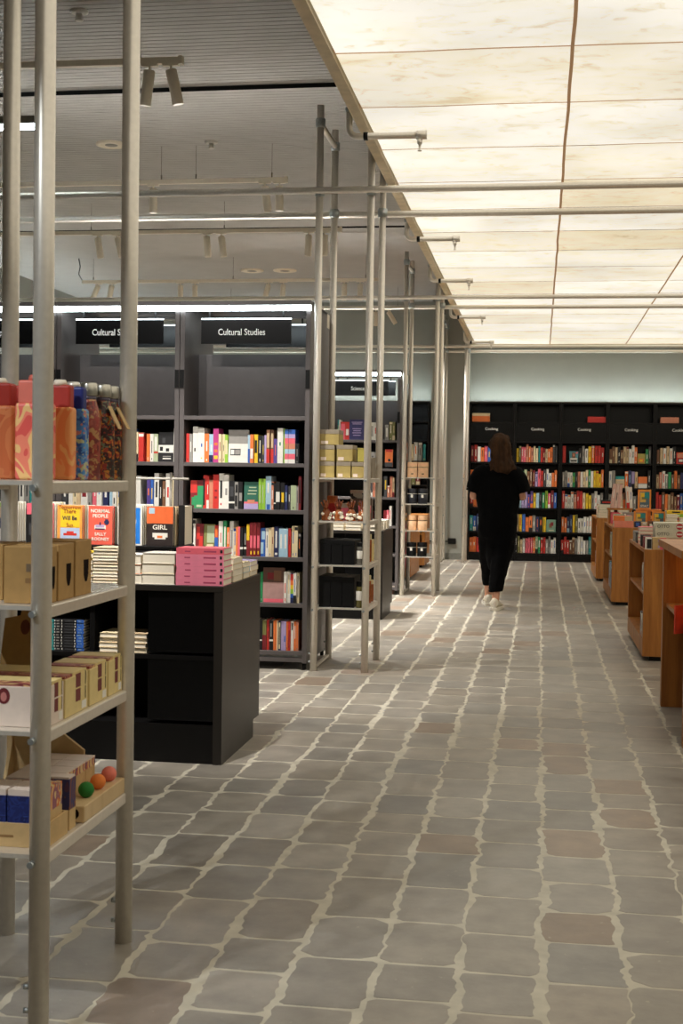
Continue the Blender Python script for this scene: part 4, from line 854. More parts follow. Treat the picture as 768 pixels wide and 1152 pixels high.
# ------------------------------------------------------------------ black display tables
def black_table(xa,xb,y0,y1,label):
    cx,cy=(xa+xb)/2,(y0+y1)/2; hw=(xb-xa)/2; hd=(y1-y0)/2
    o=empty('display_table',(cx,cy,0),label,'table','black display tables')
    TB=M('black_table_laminate',(40,36,32),.40,0,.05,8,spec=.35)
    bx(-hw,hw,-hd,hd,.768,.795,TB).build('tabletop',o,bevel=.002)
    pr=[(-hd,.0),(hd-.13,.0),(hd-.13,.085),(hd,.085),(hd,.768),(-hd,.768)]
    for s in (-1,1): MB().prism(pr,'x',*( (-hw,-hw+.04) if s<0 else (hw-.04,hw) ),TB).build('side_panel',o)
    bx(-hw+.04,hw-.04,-.012,.012,.09,.768,BLACK).build('back_panel',o)
    for z in (.482,.174): bx(-hw+.04,hw-.04,-hd+.012,hd-.012,z-.02,z,BLACK).build('shelf',o)
    bx(-hw+.04,hw-.04,-hd+.012,hd-.14,0,.154,BLACK).build('plinth',o)
    for z0,z1 in ((.19,.475),(.495,.762)): bx(hw-.345,hw-.041,-hd+.014,-hd+.030,z0,z1,INK).build('front_panel',o)
    for q in (-2.75-cx,-1.992-cx): bx(q-.012,q+.012,-hd+.05,hd-.05,.174,.768,BLACK).build('divider',o)
    return o
black_table(-3.45,-1.374,5.62,6.40,'black display table with pink paperbacks, right behind the nearest rack'.replace('right behind','behind'))
black_table(-3.45,-1.374,11.60,12.38,'black display table farther back, behind the rack with black boxes')

def lying(x0,x1,y0,y1,z,t,key,face,label,group,name='paperback',parts=False,deco='auto',mat=None,cat='book',rz=0):
    """book lying flat; face = which edge the spine is on: 'f' (towards -y), 'b' (pages towards -y)"""
    w_,d=x1-x0,y1-y0; c=mat or BM(key); b=min(.0018,t*.1)
    mb=MB(); hw,hd=w_/2,d/2
    mb.box(-hw,hw,-hd,hd,0,b,c); mb.box(-hw,hw,-hd,hd,t-b,t,c)
    if face=='f': mb.box(-hw,hw,-hd,-hd+b,b,t-b,c)
    else: mb.box(-hw,hw,hd-b,hd,b,t-b,c)
    if face=='f' and deco=='auto':
        k=_bk.choice(CONTR[key]); mb.box(-hw+w_*.25,-hw+w_*.62,-hd-.0004,-hd,t*.3,t*.7,BM(k)); mb.box(-hw+w_*.78,-hw+w_*.9,-hd-.0004,-hd,t*.3,t*.7,BM(k))
    elif face=='f' and deco:
        for (u0,u1,v0,v1,k) in deco: mb.box(-hw+w_*u0,-hw+w_*u1,-hd-.0004,-hd,t*v0,t*v1,BM(k) if isinstance(k,str) else k)
    pg=(-hw+.002,hw-.002,-hd+(b if face=='f' else .003),hd-(.003 if face=='f' else b),b,t-b)
    if parts:
        o=empty(name,((x0+x1)/2,(y0+y1)/2,z),label,cat,group,rz)
        mb.build('cover',o); bx(*pg,PAPER).build('page_block',o)
        return o
    mb.box(*pg,PAPER)
    o=mb.build(name,None,((x0+x1)/2,(y0+y1)/2,z),rz); return tag(o,label,cat,group)
ZT=.7955
LV=['lowest','second','third','fourth','fifth','sixth','seventh','eighth','ninth','tenth','eleventh','twelfth']
def stack(n,x0,x1,y0,y1,t,keys,face,what,group,z=ZT,parts=False,deco='auto',jit=.003,mat=None,name='paperback'):
    for k in range(n):
        key=keys[k%len(keys)]; jx=_bk.uniform(-jit,jit); jy=_bk.uniform(-jit,jit)
        lv='topmost' if k==n-1 and n>1 else (LV[k] if n>1 else 'single')
        lying(x0+jx,x1+jx,y0+jy,y1+jy,z+k*(t+.0003),t,key,face,f"{lv} {BN(key)} book {what}",group,name,parts,deco,mat,rz=_bk.uniform(-.012,.012)*(jit>0))
PKM=M('rose_pink_cover',(236,134,158),.45,0,.04,30)
for k in range(6):
    jx=_bk.uniform(-.002,.002)
    lying(-1.596+jx,-1.378+jx,5.645,5.80,ZT+k*.0278,.0274,'p','f',f"{LV[k] if k<5 else 'topmost'} pink paperback in the pink stack at the black table corner",'pink paperbacks at the table corner',parts=True,mat=PKM if k<5 else None,
          deco=[(.18,.30,.35,.55,M('pink_print',(176,70,100),.5)),(.58,.84,.35,.6,M('pink_print',(176,70,100),.5)),(.92,.97,.25,.75,'k')])
stack(3,-1.752,-1.602,5.645,5.80,.0465,'wcw','b','in the thick white stack next to the pink paperbacks','white books beside the pink stack',parts=True)
stack(3,-1.862,-1.758,5.65,5.80,.043,'wow','b','behind the near rack pole, two stacks from the pink paperbacks','books two stacks from the pink ones',parts=True)
stack(11,-1.985,-1.868,5.645,5.80,.0142,'cewcx','b','in the tall thin-book stack beside the kraft boxes','tall stack of thin books',parts=False,jit=.002)
stack(4,-1.50,-1.384,5.86,6.04,.027,'cwec','b','in the cream stack behind the pink paperbacks, at the table edge','cream books behind the pink stack')
stack(3,-1.50,-1.384,6.07,6.20,.026,'cac','b','in the middle stack along the table edge, beyond the pink paperbacks','middle stack on the table edge')
stack(3,-1.50,-1.384,6.225,6.385,.024,'ecv','b','in the rearmost stack along the table edge','rearmost stack on the table edge')
for i,(xa,xb,ks,nm) in enumerate(((-2.13,-1.99,'wyc','outermost visible'),(-2.28,-2.15,'rwo','hidden second'),)):
    stack(5,xa,xb,5.66,5.80,.027,ks,'b',f'in the {nm} stack under the riser','books under the riser')
BSP=[(.0,.14,0,1,'t'),(.16,.18,.2,.8,'w'),(.22,.30,.3,.7,'x'),(.36,.38,.2,.8,'w'),(.45,.70,.35,.65,'d'),(.74,.76,.2,.8,'w'),(.80,1,0,1,'b'),(.84,.94,.3,.7,'a')]
stack(11,-2.195,-2.03,5.66,5.84,.0125,'k','f','in the black and blue stack on the lower table shelf','black spined books on the lower shelf',z=.4825,deco=BSP,jit=.002)
stack(4,-1.955,-1.862,5.66,5.84,.0215,'ec','b','in the left-over pale stack on the lower table shelf, beside the black spines'.replace('left-over ',''),'pale books on the lower shelf',z=.4825)
stack(4,-1.855,-1.735,5.66,5.84,.0215,'ce','b','in the pale lower-shelf stack behind the near rack pole','pale books on the lower shelf',z=.4825)
stack(4,-2.52,-2.36,5.66,5.84,.018,'lyc','f','in the stack on the lower shelf by the kraft display card','lime books on the lower shelf',z=.4825)
# riser with face-out stacks
o=empty('display_riser',(-2.27,6.02,.7955),'black riser shelf on the table carrying face-out books','riser')
bx(-.62,.62,-.13,.13,.142,.155,BLACK).build('shelf',o,bevel=.001)
for sx in (-.6,.0,.6): bx(sx-.012,sx+.012,-.12,.12,0,.142,BLACK).build('leg',o)
ZR=.7955+.1555
def facing_stack(x0,x1,n,h,key,deco,what,group,texts=(),t=.030,keys=None):
    w_=x1-x0
    for k in range(n):
        kk=key if k==0 or not keys else keys[k%len(keys)]
        hh=h if k==0 else h+_bk.uniform(-.004,.004)
        lab=what if k==0 else f"{LV[k]} copy back in the row of {group} on the black riser"
        o=put(face_mesh(w_,hh,t-.001,kk,deco if k==0 else ()),'paperback',(x0+x1)/2,5.935+t*k,ZR,lab,'book',group)
        if k==0:
            for (body,size,m,tx,tz,sx_) in texts: text(body,size,m,o,(-w_/2+w_*tx,-.0022,h*tz),bold=.0004,sx=sx_)
TW=M('title_white',(244,238,226),.6); TB_=M('title_dark',(50,46,70),.6); TOR=M('title_ochre',(170,96,36),.6)
facing_stack(-2.62,-2.492,6,.19,'l',[(0,1,0,.90,'e'),(.1,.9,.08,.5,'w'),(.45,.85,.35,.62,'n'),(.1,.5,.2,.4,'v'),(.3,1,.0,.2,'w')],'peach book with a lime green top band, at the outer end of the riser','outermost face-out copies',keys='w')
facing_stack(-2.415,-2.29,6,.19,'p',[(0,1,0,.72,'k'),(.70,.97,.1,.6,'w'),(.1,.6,.2,.5,'d')],'black book with a pink top, mostly hidden by the front rack pole','pink topped face-out copies',keys='cw')
facing_stack(-2.262,-2.139,6,.182,'o',[(0,1,0,1,M('apricot_cover',(238,160,74),.5)),(.12,.90,.43,.93,'y'),(.12,.90,.06,.42,M('pale_sky',(178,194,222),.5)),(.25,.78,.22,.28,'r'),(.38,.66,.28,.33,'r'),(.2,.88,.0,.07,'r')],'apricot and yellow book with a red car on the riser','apricot face-out copies',
  [('Tomorrow',.026,TOR,.5,.955,.95),('There',.028,TOR,.5,.85,.9),('Will Be',.028,TB_,.5,.67,.85),('Sun',.024,TOR,.5,.49,.95)],keys='cew')
facing_stack(-2.108,-1.990,6,.182,'r',[(0,1,0,1,M('coral_cover',(232,98,80),.5)),(.25,.72,.40,.50,'w'),(.30,.66,.44,.52,'v'),(.28,.68,.39,.42,'n'),(.46,.52,.5,.58,'n'),(.66,.86,.55,.62,'n'),(.70,.82,.52,.66,'n')],'coral red book with a small boat drawing and white title','coral face-out copies',
  [('NORMAL',.023,TW,.5,.87,1.0),('PEOPLE',.023,TW,.5,.74,1.0),('SALLY',.021,TW,.5,.27,1.0),('ROONEY',.021,TW,.5,.14,1.0)],keys='ckw')
facing_stack(-1.962,-1.845,6,.188,'w',[(.10,.92,.04,.94,M('vivid_blue',(34,124,214),.5)),(.45,.75,.55,.65,'w')],'vivid blue book with a white border, half behind the near rack pole','blue face-out copies',keys='w')
facing_stack(-1.822,-1.695,6,.184,'k',[(0,1,0,1,M('soot_cover',(46,36,34),.5)),(0,1,.57,1,M('flame_orange',(236,110,58),.5)),(.08,.30,.82,.97,'a'),(.22,.80,.22,.33,'w'),(.30,.72,.17,.24,'w'),(.40,.60,.20,.26,'o')],'black and orange book with a white bathtub and title girl','bathtub cover face-out copies',
  [('GIRL',.030,TW,.5,.47,1.15),('EMILY RENALD',.010,TW,.5,.10,1.0)][:1],keys='ec')
put(face_mesh(.03,.19,.15,'k',()),'paperback',-1.672,6.0,ZR,'black backed book turned sideways at the end of the riser','book')
o=empty('sign_stand',(-1.90,6.26,ZT),'white wire sign stand rising behind the face-out books','stand')
MB().tube((-.19,0,.470),(.19,0,.470),.006,WHITE,10).build('cross_bar',o); MB().tube((.10,0,.004),(.10,0,.50),.007,ALUD,10).build('post',o); bx(.02,.18,-.05,.05,0,.006,WHITE).build('base',o)
# second table stacks
for i,(xa,xb,ks,nm) in enumerate(((-2.45,-2.33,'pwp','pink white'),(-2.30,-2.21,'ycy','yellow cream'),(-2.19,-2.05,'www','white'),(-2.04,-1.90,'pew','pink cream'),(-1.88,-1.74,'wcw','plain white'),(-1.72,-1.58,'cwe','cream'),(-1.56,-1.40,'wxw','end'))):
    stack(3,xa,xb,11.64,11.82,.030,ks,'b',f'in the {nm} stack on the farther black table','paperbacks on the farther black table')
for i,yy in enumerate((11.88,12.10)):
    stack(3,-1.56,-1.40,yy,yy+.17,.028,'wc','b',f"in the {['middle','rear'][i]} aisle-edge stack on the farther black table",'paperbacks on the farther black table')

# ------------------------------------------------------------------ oak gondolas along the aisle
OAKSH=wood('oak_inside',(108,66,30),(140,92,46))  # same oak in a darker colour, standing in for shade on inner panels
def gondola(xa,xb,y0,y1,label,group='oak book gondolas along the aisle',turn=False,h=.795,th=.045):
    cx,cy=(xa+xb)/2,(y0+y1)/2; hw,hd=(xb-xa)/2,(y1-y0)/2
    if turn: hw,hd=hd,hw
    o=empty('book_gondola',(cx,cy,0),label,'shelf unit',group,PI/2 if turn else 0)
    bx(-hw+.05,hw-.05,-hd+.04,hd-.04,0,.035,INK).build('plinth',o)
    for s in (-1,1): bx(-hw,hw,*((-hd,-hd+th) if s<0 else (hd-th,hd)),.035,h,OAK).build('end_panel',o,bevel=.002)
    bx(-hw+.004,hw-.004,-hd+th,hd-th,h-.025,h,OAK).build('top',o)
    bx(-.012,.012,-hd+.045,hd-.045,.035,h-.025,OAKSH).build('centre_panel',o)
    for z in (.155,.484): bx(-hw+.012,hw-.012,-hd+th,hd-th,z-.022,z,OAK).build('shelf',o)
    for s in (-1,1): bx(*((-hw,-hw+.02) if s<0 else (hw-.02,hw)),-hd+th,hd-th,.035,.154,OAK).build('apron',o)
    return o
gondola(.742,1.64,9.47,11.06,'oak gondola with small boxes on top, behind the nearest oak counter')
gondola(.742,1.64,13.57,15.30,'oak gondola carrying the orange and pink stack, middle of the row')
gondola(.715,1.64,16.67,18.20,'farthest oak gondola in the row, carrying the red and black book')
gondola(-2.6,-1.56,16.10,17.25,'oak gondola across the aisle, seen through the far rack','oak book gondolas on the rack side',True,h=.74,th=.016)
gondola(-2.6,-1.58,18.30,19.10,'oak gondola across the aisle, closest to the green pier','oak book gondolas on the rack side',True,h=.74)
# counter nearest the camera
o=empty('oak_counter',(1.15,7.06,0),'nearest oak counter with a thick top, cut off by the picture edge'.replace('cut off by the picture edge','taller than the gondolas'),'counter')
bx(-.47,.55,-.62,.62,.915,.955,OAK).build('countertop',o,bevel=.003)
for s in (-1,1): bx(-.445,.50,*((-.61,-.545) if s<0 else (.545,.61)),0,.915,OAK).build('end_panel',o,bevel=.002)
bx(-.425,.0,-.545,.545,.572,.595,OAK).build('shelf',o); bx(.0,.024,-.545,.545,.0,.915,OAKSH).build('back_panel',o); bx(-.20,-.175,-.545,.545,.0,.572,OAKSH).build('front_panel',o)
bx(-.20,-.17,-.5,.5,.905,.914,EM('warm_led',(255,196,120),7.0)).build('led_strip',o)
tag(bx(-.032,.032,-.004,.004,-.065,.075,M('signal_red',(242,86,62),.5)).build('red_card',None,(.693,6.62,.6),.75),'bright red card hanging over the shelf edge of the nearest oak counter','card')
# books inside the gondolas (open side to the aisle)
def side_books(xa,y0,n,z,keys,h,what,d=.2,t=.032):
    for i in range(n):
        k=keys[i%len(keys)]; hh=h*_bk.uniform(.88,1.05)
        o=book_mesh(t-.003,hh,d,k).build('book',None,(xa,y0+t*(i+.5),z+.0005),-PI/2); tag(o,f"{BN(k)} book, {ordn(i)} from the near end, {what}",'book','books inside the oak gondolas')
side_books(.748,9.53,6,.4845,'wtaew',.21,'upper shelf of the nearest gondola'); side_books(.748,9.53,8,.1555,'wxaew',.17,'lower shelf of the nearest gondola')
side_books(.748,13.63,16,.4845,'zwgxacwztxgw',.235,'upper shelf of the middle gondola'); side_books(.748,13.63,18,.1555,'bawbnatwb',.26,'lower shelf of the middle gondola')
side_books(.722,16.72,8,.4845,'eoswc',.22,'upper shelf of the farthest gondola'); side_books(.722,16.72,8,.1555,'pwceo',.22,'lower shelf of the farthest gondola')
for i,(k,zz,xx) in enumerate((('m',.484,-1.74),('r',.484,-1.69),('p',.484,-1.645),('m',.155,-1.74),('q',.155,-1.69),('p',.155,-1.645),('p',.155,-1.79),('r',.484,-1.79))):
    put(book_mesh(.045,.21,.16,k),'book',xx,16.125,zz+.0005,f"{BN(k)} book in the gondola seen through the far rack, {'upper' if zz>.3 else 'lower'} shelf, {ordn(i%4)} from the first",'book','books in the gondola across the aisle')
for i,(xa,k,n) in enumerate(((-2.2,'w',3),(-1.98,'b',3),(-1.76,'y',2))):
    stack(n,xa,xa+.18,16.16,16.32,.03,k+'x','f',f"in the {['first','second','third'][i]} stack on the gondola seen through the far rack",'books on the gondola across the aisle',z=.7405)
# --- things on the oak gondola tops
G='books and boxes on the nearest oak gondola'
def tinybox(x0,x1,y0,y1,z,h,m,label,deco=(),cat='box',name='card_box',group=G):
    cx,cy=(x0+x1)/2,(y0+y1)/2; w_,d=x1-x0,y1-y0
    mb=MB().box(-w_/2,w_/2,-d/2,d/2,0,h,m)
    for (u0,u1,v0,v1,k) in deco: mb.box(-w_/2+w_*u0,-w_/2+w_*u1,-d/2-.0008,-d/2,h*v0,h*v1,BM(k) if isinstance(k,str) else k)
    return tag(mb.build(name,None,(cx,cy,z)),label,cat,group)
tinybox(.755,.795,9.50,9.60,ZT,.082,PRINT,'white box with a black front at the near corner of the nearest gondola',[(.15,.95,.08,.9,'k')])
tinybox(.800,.895,9.50,9.60,ZT,.042,KRAFTL,'lower kraft and pink box at the near corner of the nearest gondola',[(.55,1,0,1,'p'),(.40,.52,.3,.7,'v')])
tinybox(.800,.895,9.50,9.60,ZT+.0425,.042,KRAFTL,'upper kraft and pink box at the near corner of the nearest gondola',[(.55,1,0,1,'p'),(.40,.52,.3,.7,'v')])
for i,(y0,k,deco) in enumerate(((9.70,'m',[(.2,.8,.2,.8,'p')]),(9.92,'k',[(.2,.8,.3,.7,'h')]),(10.42,'d',[(.1,.8,.2,.8,'z')]),(10.7,'x',[(.2,.8,.2,.8,'w')]))):
    tinybox(.755,.825,y0,y0+.12,ZT,.082,BM(k),f"{BN(k)} patterned box, {ordn(i)} along the aisle edge of the nearest gondola",deco)
stack(5,.755,.875,10.12,10.27,.027,'prphp','b','in the pink and red stack on the nearest gondola',G,jit=.004)
stack(1,1.18,1.30,9.60,9.72,.05,'u','f','with a purple spine lying on the nearest gondola',G)
CRD=M('round_red',(190,50,60),.5)
for k in range(2):
    mb=MB().box(-.17,.17,-.11,.11,0,.055,M('pale_sage_card',(214,212,190),.6))
    mb.box(.09,.17,-.1106,-.11,.004,.051,BM('h'))
    mb.prism([(.0+.024*math.cos(a),.0275+.022*math.sin(a)) for a in [2*PI*q/20 for q in range(20)]],'y',-.1108,-.11,CRD)
    mb.box(-.020,.020,-.1112,-.1108,.022,.033,BM('w'))
    o=mb.build('game_box',None,(1.005,9.80,ZT+.075+.0555*k)); tag(o,f"{['lower','upper'][k]} pale sage box with a red disc emblem on the nearest gondola",'box','pale sage boxes with red discs')
    text('OTTO',.030,M('grey_letter',(110,110,100),.6),o,(-.115,-.1108,.028),bold=.0004)
stack(2,.86,1.16,9.70,9.90,.037,'pw','b','under the pale sage boxes on the nearest gondola',G,jit=0)
G2='books on the middle oak gondola'
stack(1,.757,.95,13.60,13.78,.068,'h','f','terracotta, lying lowest at the near corner of the middle gondola',G2,mat=M('salmon_cover',(232,138,112),.5),deco=None,jit=0)
stack(1,.75,.94,13.60,13.78,.05,'o','f','lying on the salmon one at the near corner of the middle gondola',G2,z=ZT+.0685,deco=[(.6,1,0,1,'e')],jit=0)
for i,(y0,k) in enumerate(((13.95,'t'),(14.25,'z'),(14.7,'p'),(15.0,'p'))):
    put(book_mesh(.05,.12,.10,k),'book',.785,y0,ZT,f"small {BN(k)} book standing {ordn(i)} along the aisle edge of the middle gondola",'book',G2,-PI/2)
tinybox(.97,1.03,13.70,13.80,ZT,.06,BM('n'),'small navy box beside the salmon and orange books',[(.2,.8,.2,.8,'b')],group=G2)
tinybox(1.04,1.10,13.72,13.82,ZT,.055,BM('e'),'small beige box beside the small navy box',[(.2,.8,.5,.9,'w')],group=G2)
tinybox(1.10,1.17,13.62,13.70,ZT,.07,BM('s'),'small brown and white patterned box on the middle gondola',[(.2,.6,.2,.6,'w'),(.5,.9,.5,.9,'k')],group=G2)
STAYD=[(0,1,0,1,M('marigold_cover',(232,146,60),.5)),(.14,.88,.06,.90,M('dusk_blue',(84,110,124),.5)),(.16,.60,.35,.86,M('ochre_sun',(214,176,92),.5)),(.24,.52,.62,.80,'y'),(.30,.70,.5,.62,'f'),(.5,.86,.55,.85,'t')]
o=empty('wooden_riser',(1.14,14.12,ZT),'small orange wooden riser between two face-out books on the middle gondola','riser')
RW=wood('orange_wood',(190,104,40),(224,136,60)); bx(-.13,.13,-.06,.06,.155,.18,RW).build('shelf',o,bevel=.002); bx(-.02,.02,-.05,.05,.006,.155,RW).build('post',o); bx(-.10,.10,-.055,.055,0,.006,RW).build('base',o)
for (x,y,z,w_,h,lab) in ((1.095,14.10,ZT+.1805,.135,.205,'marigold and blue face-out book on top of the orange riser'),(1.05,14.0,ZT,.135,.16,'marigold and blue face-out book at the foot of the riser, aisle side'),(1.235,14.0,ZT,.135,.16,'marigold and blue face-out book at the foot of the riser, far from the aisle')):
    b=put(face_mesh(w_,h,.03,'o',STAYD),'paperback',x,y,z,lab,'book','marigold face-out books')
    if z>1.0-.03: text('STAY',.034,TW,b,(.0,-.0035,h*.15),bold=.0006)
for i,(xa,xb,y0,ks,n) in enumerate(((1.285,1.395,13.66,'ccz',4),(1.30,1.52,13.86,'yypl',5),(1.42,1.56,13.62,'cw',3))):
    stack(n,xa,xb,y0,y0+.16,.035,ks,'f' if i==1 else 'b',f"in the {['cream','bright','pale'][i]} stack on the middle gondola",G2)
bx_=empty('book_step',(.86,14.85,ZT),'pale wooden step holding standing pink books on the middle gondola','riser'); bx(-.11,.16,-.10,.10,.15,.17,OAK).build('shelf',bx_); bx(-.10,-.08,-.09,.09,0,.15,OAK).build('leg',bx_); bx(.13,.15,-.09,.09,0,.15,OAK).build('leg',bx_)
for i,(x,k,lean,h) in enumerate(((.80,'p',.10,.27),(.835,'c',.10,.27),(.87,'p',.10,.265),(.975,'w',-.06,.24),(1.008,'w',-.06,.235))):
    mm={'p':M('faded_pink',(222,180,168),.6),'c':M('faded_rose',(226,196,182),.6)}.get(k)
    put(book_mesh(.032,h,.15,k,'auto',mm),'book',x,14.78,ZT+.1705,f"{['first pale pink','pale rose','second pale pink','first white','second white'][i]} leaning book on the wooden step, middle gondola",'book','leaning books on the wooden step',(0,lean,0))
put(face_mesh(.028,.17,.03,'s',[(0,1,0,.55,'o')]),'book',.934,14.86,ZT+.1705,'brown and orange book between the pink and the white leaning ones','book')
stack(1,.90,1.05,14.55,14.70,.13,'x','f','grey patterned, below the wooden step on the middle gondola',G2,deco=[(.3,.6,.2,.8,'v'),(.1,.25,.4,.9,'w')],jit=0)
G3='books on the farthest oak gondola'
stack(5,.745,.93,16.74,16.92,.034,'zwz','b','in the pale green stack on the farthest gondola',G3)
stack(1,.76,.92,16.75,16.91,.050,'k','f','with red lettering bars, topping the pale green stack',G3,z=ZT+.173,deco=[(.15,.85,.3,.65,'r')],jit=0)
stack(3,.73,.80,16.98,17.14,.055,'wpr','b','in the white, pink and red stack on the farthest gondola',G3)
stack(3,.98,1.15,16.74,16.92,.045,'exw','b','in the beige stack on the farthest gondola',G3)
# ------------------------------------------------------------------ the person walking away
PXY=(-.405,12.90)
per=empty('person',(PXY[0],PXY[1],0),'person in loose black clothes with long brown hair walking away down the aisle','person')
SK=M('skin',(206,150,122),.5,0,.04,30); BLKC=M('black_cloth',(5,5,6),.95,0,.12,14,spec=.1); HAIR=M('brown_hair',(58,38,22),.75,0,.45,26,(1,1,.10),spec=.15); SNK=M('off_white_canvas',(206,196,176),.75,0,.06,40); SOLE=M('shoe_rubber',(222,214,198),.6)
def skin_mesh(name, V, E, Rr, m, parent, root=0, lv=2):
    me=bpy.data.meshes.new(name); me.from_pydata(V,E,[]); me.materials.append(m)
    o=bpy.data.objects.new(name,me); COL.objects.link(o); o.parent=parent
    md=o.modifiers.new('skin','SKIN'); md.use_smooth_shade=True
    sv=me.skin_vertices[0].data
    for i,r in enumerate(Rr): sv[i].radius=r if isinstance(r,tuple) else (r,r); sv[i].use_root=(i==root)
    sb=o.modifiers.new('sub','SUBSURF'); sb.levels=lv; sb.render_levels=lv
    return o
V=[];E=[];Rr=[]
def nd(p,r,par=None):
    V.append(p); Rr.append(r)
    if par is not None: E.append((par,len(V)-1))
    return len(V)-1
pel=nd((0,0,.93),(.13,.10)); sp=nd((.0,.01,1.08),(.115,.085),pel); ch=nd((0,.0,1.26),(.13,.09),sp); ct=nd((0,-.01,1.37),(.085,.06),ch); nk=nd((.008,.0,1.43),.048,ct); n2=nd((.012,.012,1.485),.047,nk)
h1=nd((.014,.02,1.535),(.060,.072),n2); h2=nd((.014,.022,1.59),(.072,.088),h1); h3=nd((.014,.012,1.645),(.066,.078),h2)
nose=nd((.014,.112,1.565),.012,h2)
for s in (-1,1): nd((.014+s*.078,.01,1.57),.012,h2)
def arm(s):
    sh=nd((s*.165,-.005,1.345),.048,ct); el=nd((s*.245,.0,1.095),.038,sh); fa=nd((s*.232,.10,1.10),.035,el); wr=nd((s*.205,.205,1.115),.024,fa)
    pm=nd((s*.188,.262,1.112),(.030,.018),wr)
    for i,(dx,dz,L) in enumerate(((-.027,.004,.060),(-.009,.010,.070),(.010,.009,.066),(.028,.002,.052))):
        a=nd((s*(.186)+dx*s,.295,1.112+dz),.0085,pm); b=nd((s*.182+dx*s,.295+L*.55,1.105+dz),.008,a); nd((s*.180+dx*s,.295+L*.8,1.086+dz),.007,b)
    t=nd((s*.155,.262,1.120),.010,wr); nd((s*.140,.292,1.116),.009,t)
arm(-1); arm(1)
def leg(s,ax,ay,kx,ky,az):
    hp=nd((s*.085,0,.88),.085,pel); kn=nd((kx,ky,.50),.058,hp); cf=nd(((kx*.45+ax*.55),(ky*.5+ay*.5)-.02,.34),.052,kn); an=nd((ax,ay,az),.036,cf); ft=nd((ax,ay+.09,.05),.034,an); nd((ax,ay+.15,.04),.030,ft); nd((ax,ay-.03,.05),.032,an)
RA=(.0,-.17); LA=(-.085,.30)
leg(1,RA[0],RA[1],.045,-.02,.12); leg(-1,LA[0],LA[1],-.09,.16,.12)
body=skin_mesh('body',V,E,Rr,SK,per,0)
for s in (-1,1): MB().lathe([(max(.0005,.009*math.sin(PI*k/6)),-.009*math.cos(PI*k/6)) for k in range(7)],M('eye_white',(230,226,220),.3),10,(.014+s*.03,.092,1.59)).build('eye',per)
bx(-.008,.036,.098,.104,1.527,1.535,M('lips',(170,84,78),.5)).build('mouth',per)
def ell(cx,cy,z,rx,ry,n=26,ph=0,rip=0.0,k=7,tilt=0):
    out=[]
    for i in range(n):
        a=2*PI*i/n; q=1+rip*math.sin(k*a+ph)
        out.append((cx+rx*q*math.cos(a), cy+ry*q*math.sin(a), z+tilt*math.cos(a)))
    return out
g=MB()
g.loft([ell(.006,.0,1.455,.062,.055),ell(.004,-.005,1.425,.085,.07),ell(.0,-.006,1.395,.135,.085),ell(0,-.004,1.345,.185,.105),ell(0,.0,1.27,.195,.125),ell(0,.0,1.17,.212,.135,rip=.02),ell(0,.0,1.06,.215,.14,rip=.03,ph=1),ell(.0,.0,.96,.196,.14,rip=.03,ph=1.4),ell(.002,.0,.86,.194,.145,rip=.03,ph=1.8),ell(.0,.0,.78,.185,.145,rip=.03,ph=2),ell(-.005,.01,.70,.165,.14)],BLKC)
g.loft([ell(.085,0,.92,.11,.125),ell(.078,-.01,.74,.108,.125,rip=.03,ph=1),ell(.058,-.035,.55,.100,.115,rip=.04,ph=2),ell(.030,-.08,.40,.088,.10,rip=.04,ph=2.4),ell(.008,-.125,.28,.078,.088,rip=.03),ell(.002,-.15,.178,.070,.080,tilt=.006)],BLKC)
g.loft([ell(-.085,0,.92,.108,.125),ell(-.088,.04,.74,.104,.125,rip=.03,ph=.5),ell(-.088,.11,.55,.094,.112,rip=.04,ph=1.3),ell(-.084,.19,.40,.082,.096,rip=.04,ph=2),ell(-.082,.245,.29,.072,.084,rip=.03),ell(-.080,.275,.205,.064,.076,tilt=.004)],BLKC)
g.loft([ell(.0,.01,.95,.15,.13),ell(-.004,.01,.72,.12,.13),ell(-.010,.02,.52,.095,.12),ell(-.02,.04,.38,.06,.10)],BLKC)
for s in (-1,1):
    def rg(c,ax,r1,r2,n=20):
        ax=Vector(ax).normalized(); u=Vector((0,1,0)); w_=ax.cross(u).normalized(); u=w_.cross(ax)
        return [Vector(c)+u*r1*math.cos(2*PI*i/n)+w_*r2*math.sin(2*PI*i/n) for i in range(n)]
    r_=[rg((s*.10,-.005,1.36),(s*.9,0,-.5),.09,.075),rg((s*.165,-.004,1.325),(s*.7,0,-.75),.102,.085),rg((s*.212,.0,1.26),(s*.45,0,-1),.110,.082),rg((s*.236,.004,1.20),(s*.35,0,-1),.112,.075),rg((s*.250,.008,1.145),(s*.3,0,-1),.112,.064)]
    if s<0: r_=[list(q)[::-1] for q in r_]
    g.loft(r_,BLKC)
dr=g.build('clothes',per)
md=dr.modifiers.new('merge','REMESH'); md.mode='VOXEL'; md.voxel_size=.011; md.use_smooth_shade=True
md=dr.modifiers.new('soft','SMOOTH'); md.iterations=5; md.factor=.5
tx=bpy.data.textures.new('cloth_folds','CLOUDS'); tx.noise_scale=.11
md=dr.modifiers.new('folds','DISPLACE'); md.texture=tx; md.strength=.018; md.mid_level=.5
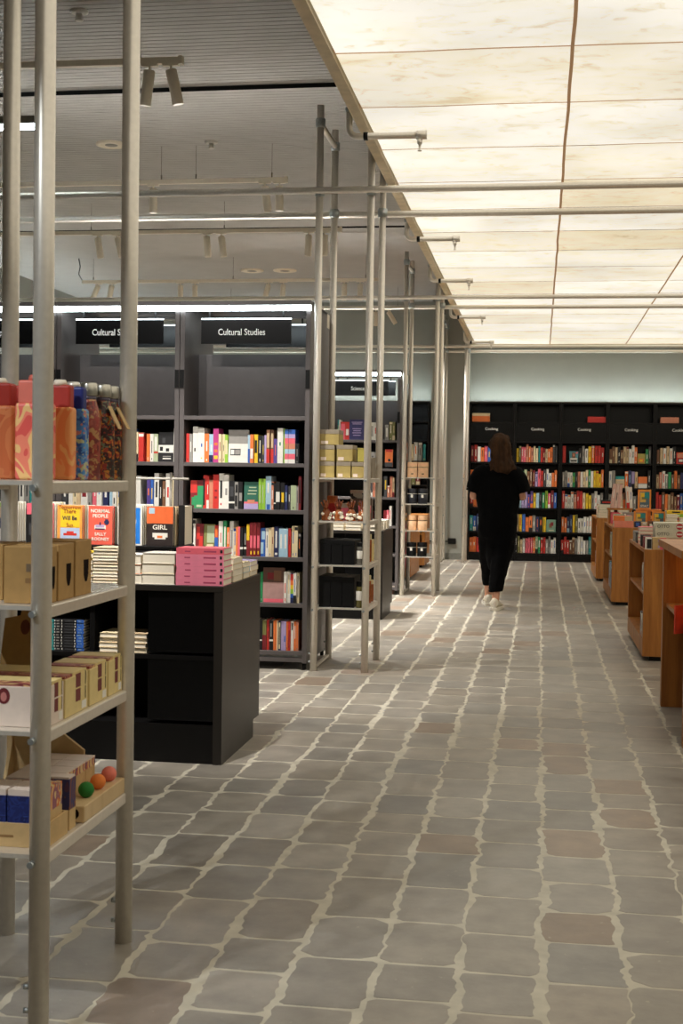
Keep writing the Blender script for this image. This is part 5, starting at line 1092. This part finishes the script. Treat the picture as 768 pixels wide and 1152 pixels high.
# hair: a cap with loose waves down to the shoulders, open towards the face
hr=MB(); rings=[]
for (z,rx,ry,cx,cy) in ((1.716,.018,.02,.016,.0),(1.710,.050,.055,.016,.0),(1.69,.080,.088,.016,-.004),(1.655,.098,.106,.016,-.008),(1.61,.106,.110,.017,-.012),(1.56,.104,.106,.018,-.02),(1.51,.098,.098,.022,-.028),(1.47,.104,.094,.030,-.036),(1.43,.118,.090,.040,-.046),(1.395,.124,.080,.044,-.058),(1.365,.118,.066,.046,-.068),(1.335,.095,.045,.05,-.074),(1.315,.05,.02,.055,-.076)):
    rg_=[]; n=48
    for i in range(n):
        a=2*PI*i/n; q=1+.05*math.sin(9*a+z*16)+.045*math.sin(17*a-z*24)+.04*math.sin(5*a+z*34)
        x=cx+rx*q*math.cos(a); y=cy+ry*q*math.sin(a)
        if z<1.64 and y>.03: y=.03+(y-.03)*.12
        if z<1.48 and y>-.02: y=-.02+(y+.02)*.3
        rg_.append((x,y,z+.010*math.sin(7*a)*(z<1.4)))
    rings.append(rg_)
hr.loft(rings[::-1],HAIR)
h=hr.build('hair',per); sb=h.modifiers.new('sub','SUBSURF'); sb.levels=1; sb.render_levels=1
tx2=bpy.data.textures.new('hair_waves','CLOUDS'); tx2.noise_scale=.045
md=h.modifiers.new('waves','DISPLACE'); md.texture=tx2; md.strength=.045; md.mid_level=.5
# sneakers
def shoe(x,y,rz):
    mb=MB(); rings=[]
    for (yy,hw,z1) in ((-.075,.018,.06),(-.068,.034,.095),(-.04,.040,.108),(.0,.040,.105),(.04,.041,.088),(.08,.046,.070),(.12,.049,.058),(.16,.044,.048),(.185,.028,.040),(.195,.010,.034)):
        ring=[]
        for i in range(16):
            a=2*PI*i/16; zz=.022+(z1-.022)*.5*(1+math.sin(a)); ring.append((hw*math.cos(a)*(1-.25*max(0,math.sin(a))),yy,zz))
        rings.append(ring)
    mb.loft(rings,SNK)
    o=mb.build('sneaker',per,(x,y,0),rz); o.scale=(1.14,1.1,1.16)
    out=[(-.040,-.07),(-.026,-.083),(.026,-.083),(.040,-.07),(.042,.0),(.049,.07),(.052,.12),(.040,.175),(.015,.202),(-.015,.202),(-.040,.175),(-.052,.12),(-.049,.07),(-.042,.0)]
    MB().prism(out,'z',0,.028,SOLE).build('sole',o,bevel=.004)
    MB().prism([(-.012,.03),(.012,.03),(.012,.075),(-.012,.075)],'y',-.079,-.070,SOLE).build('heel_tab',o)
shoe(RA[0],RA[1]+.01,-.14); shoe(LA[0],LA[1]+.01,.1)
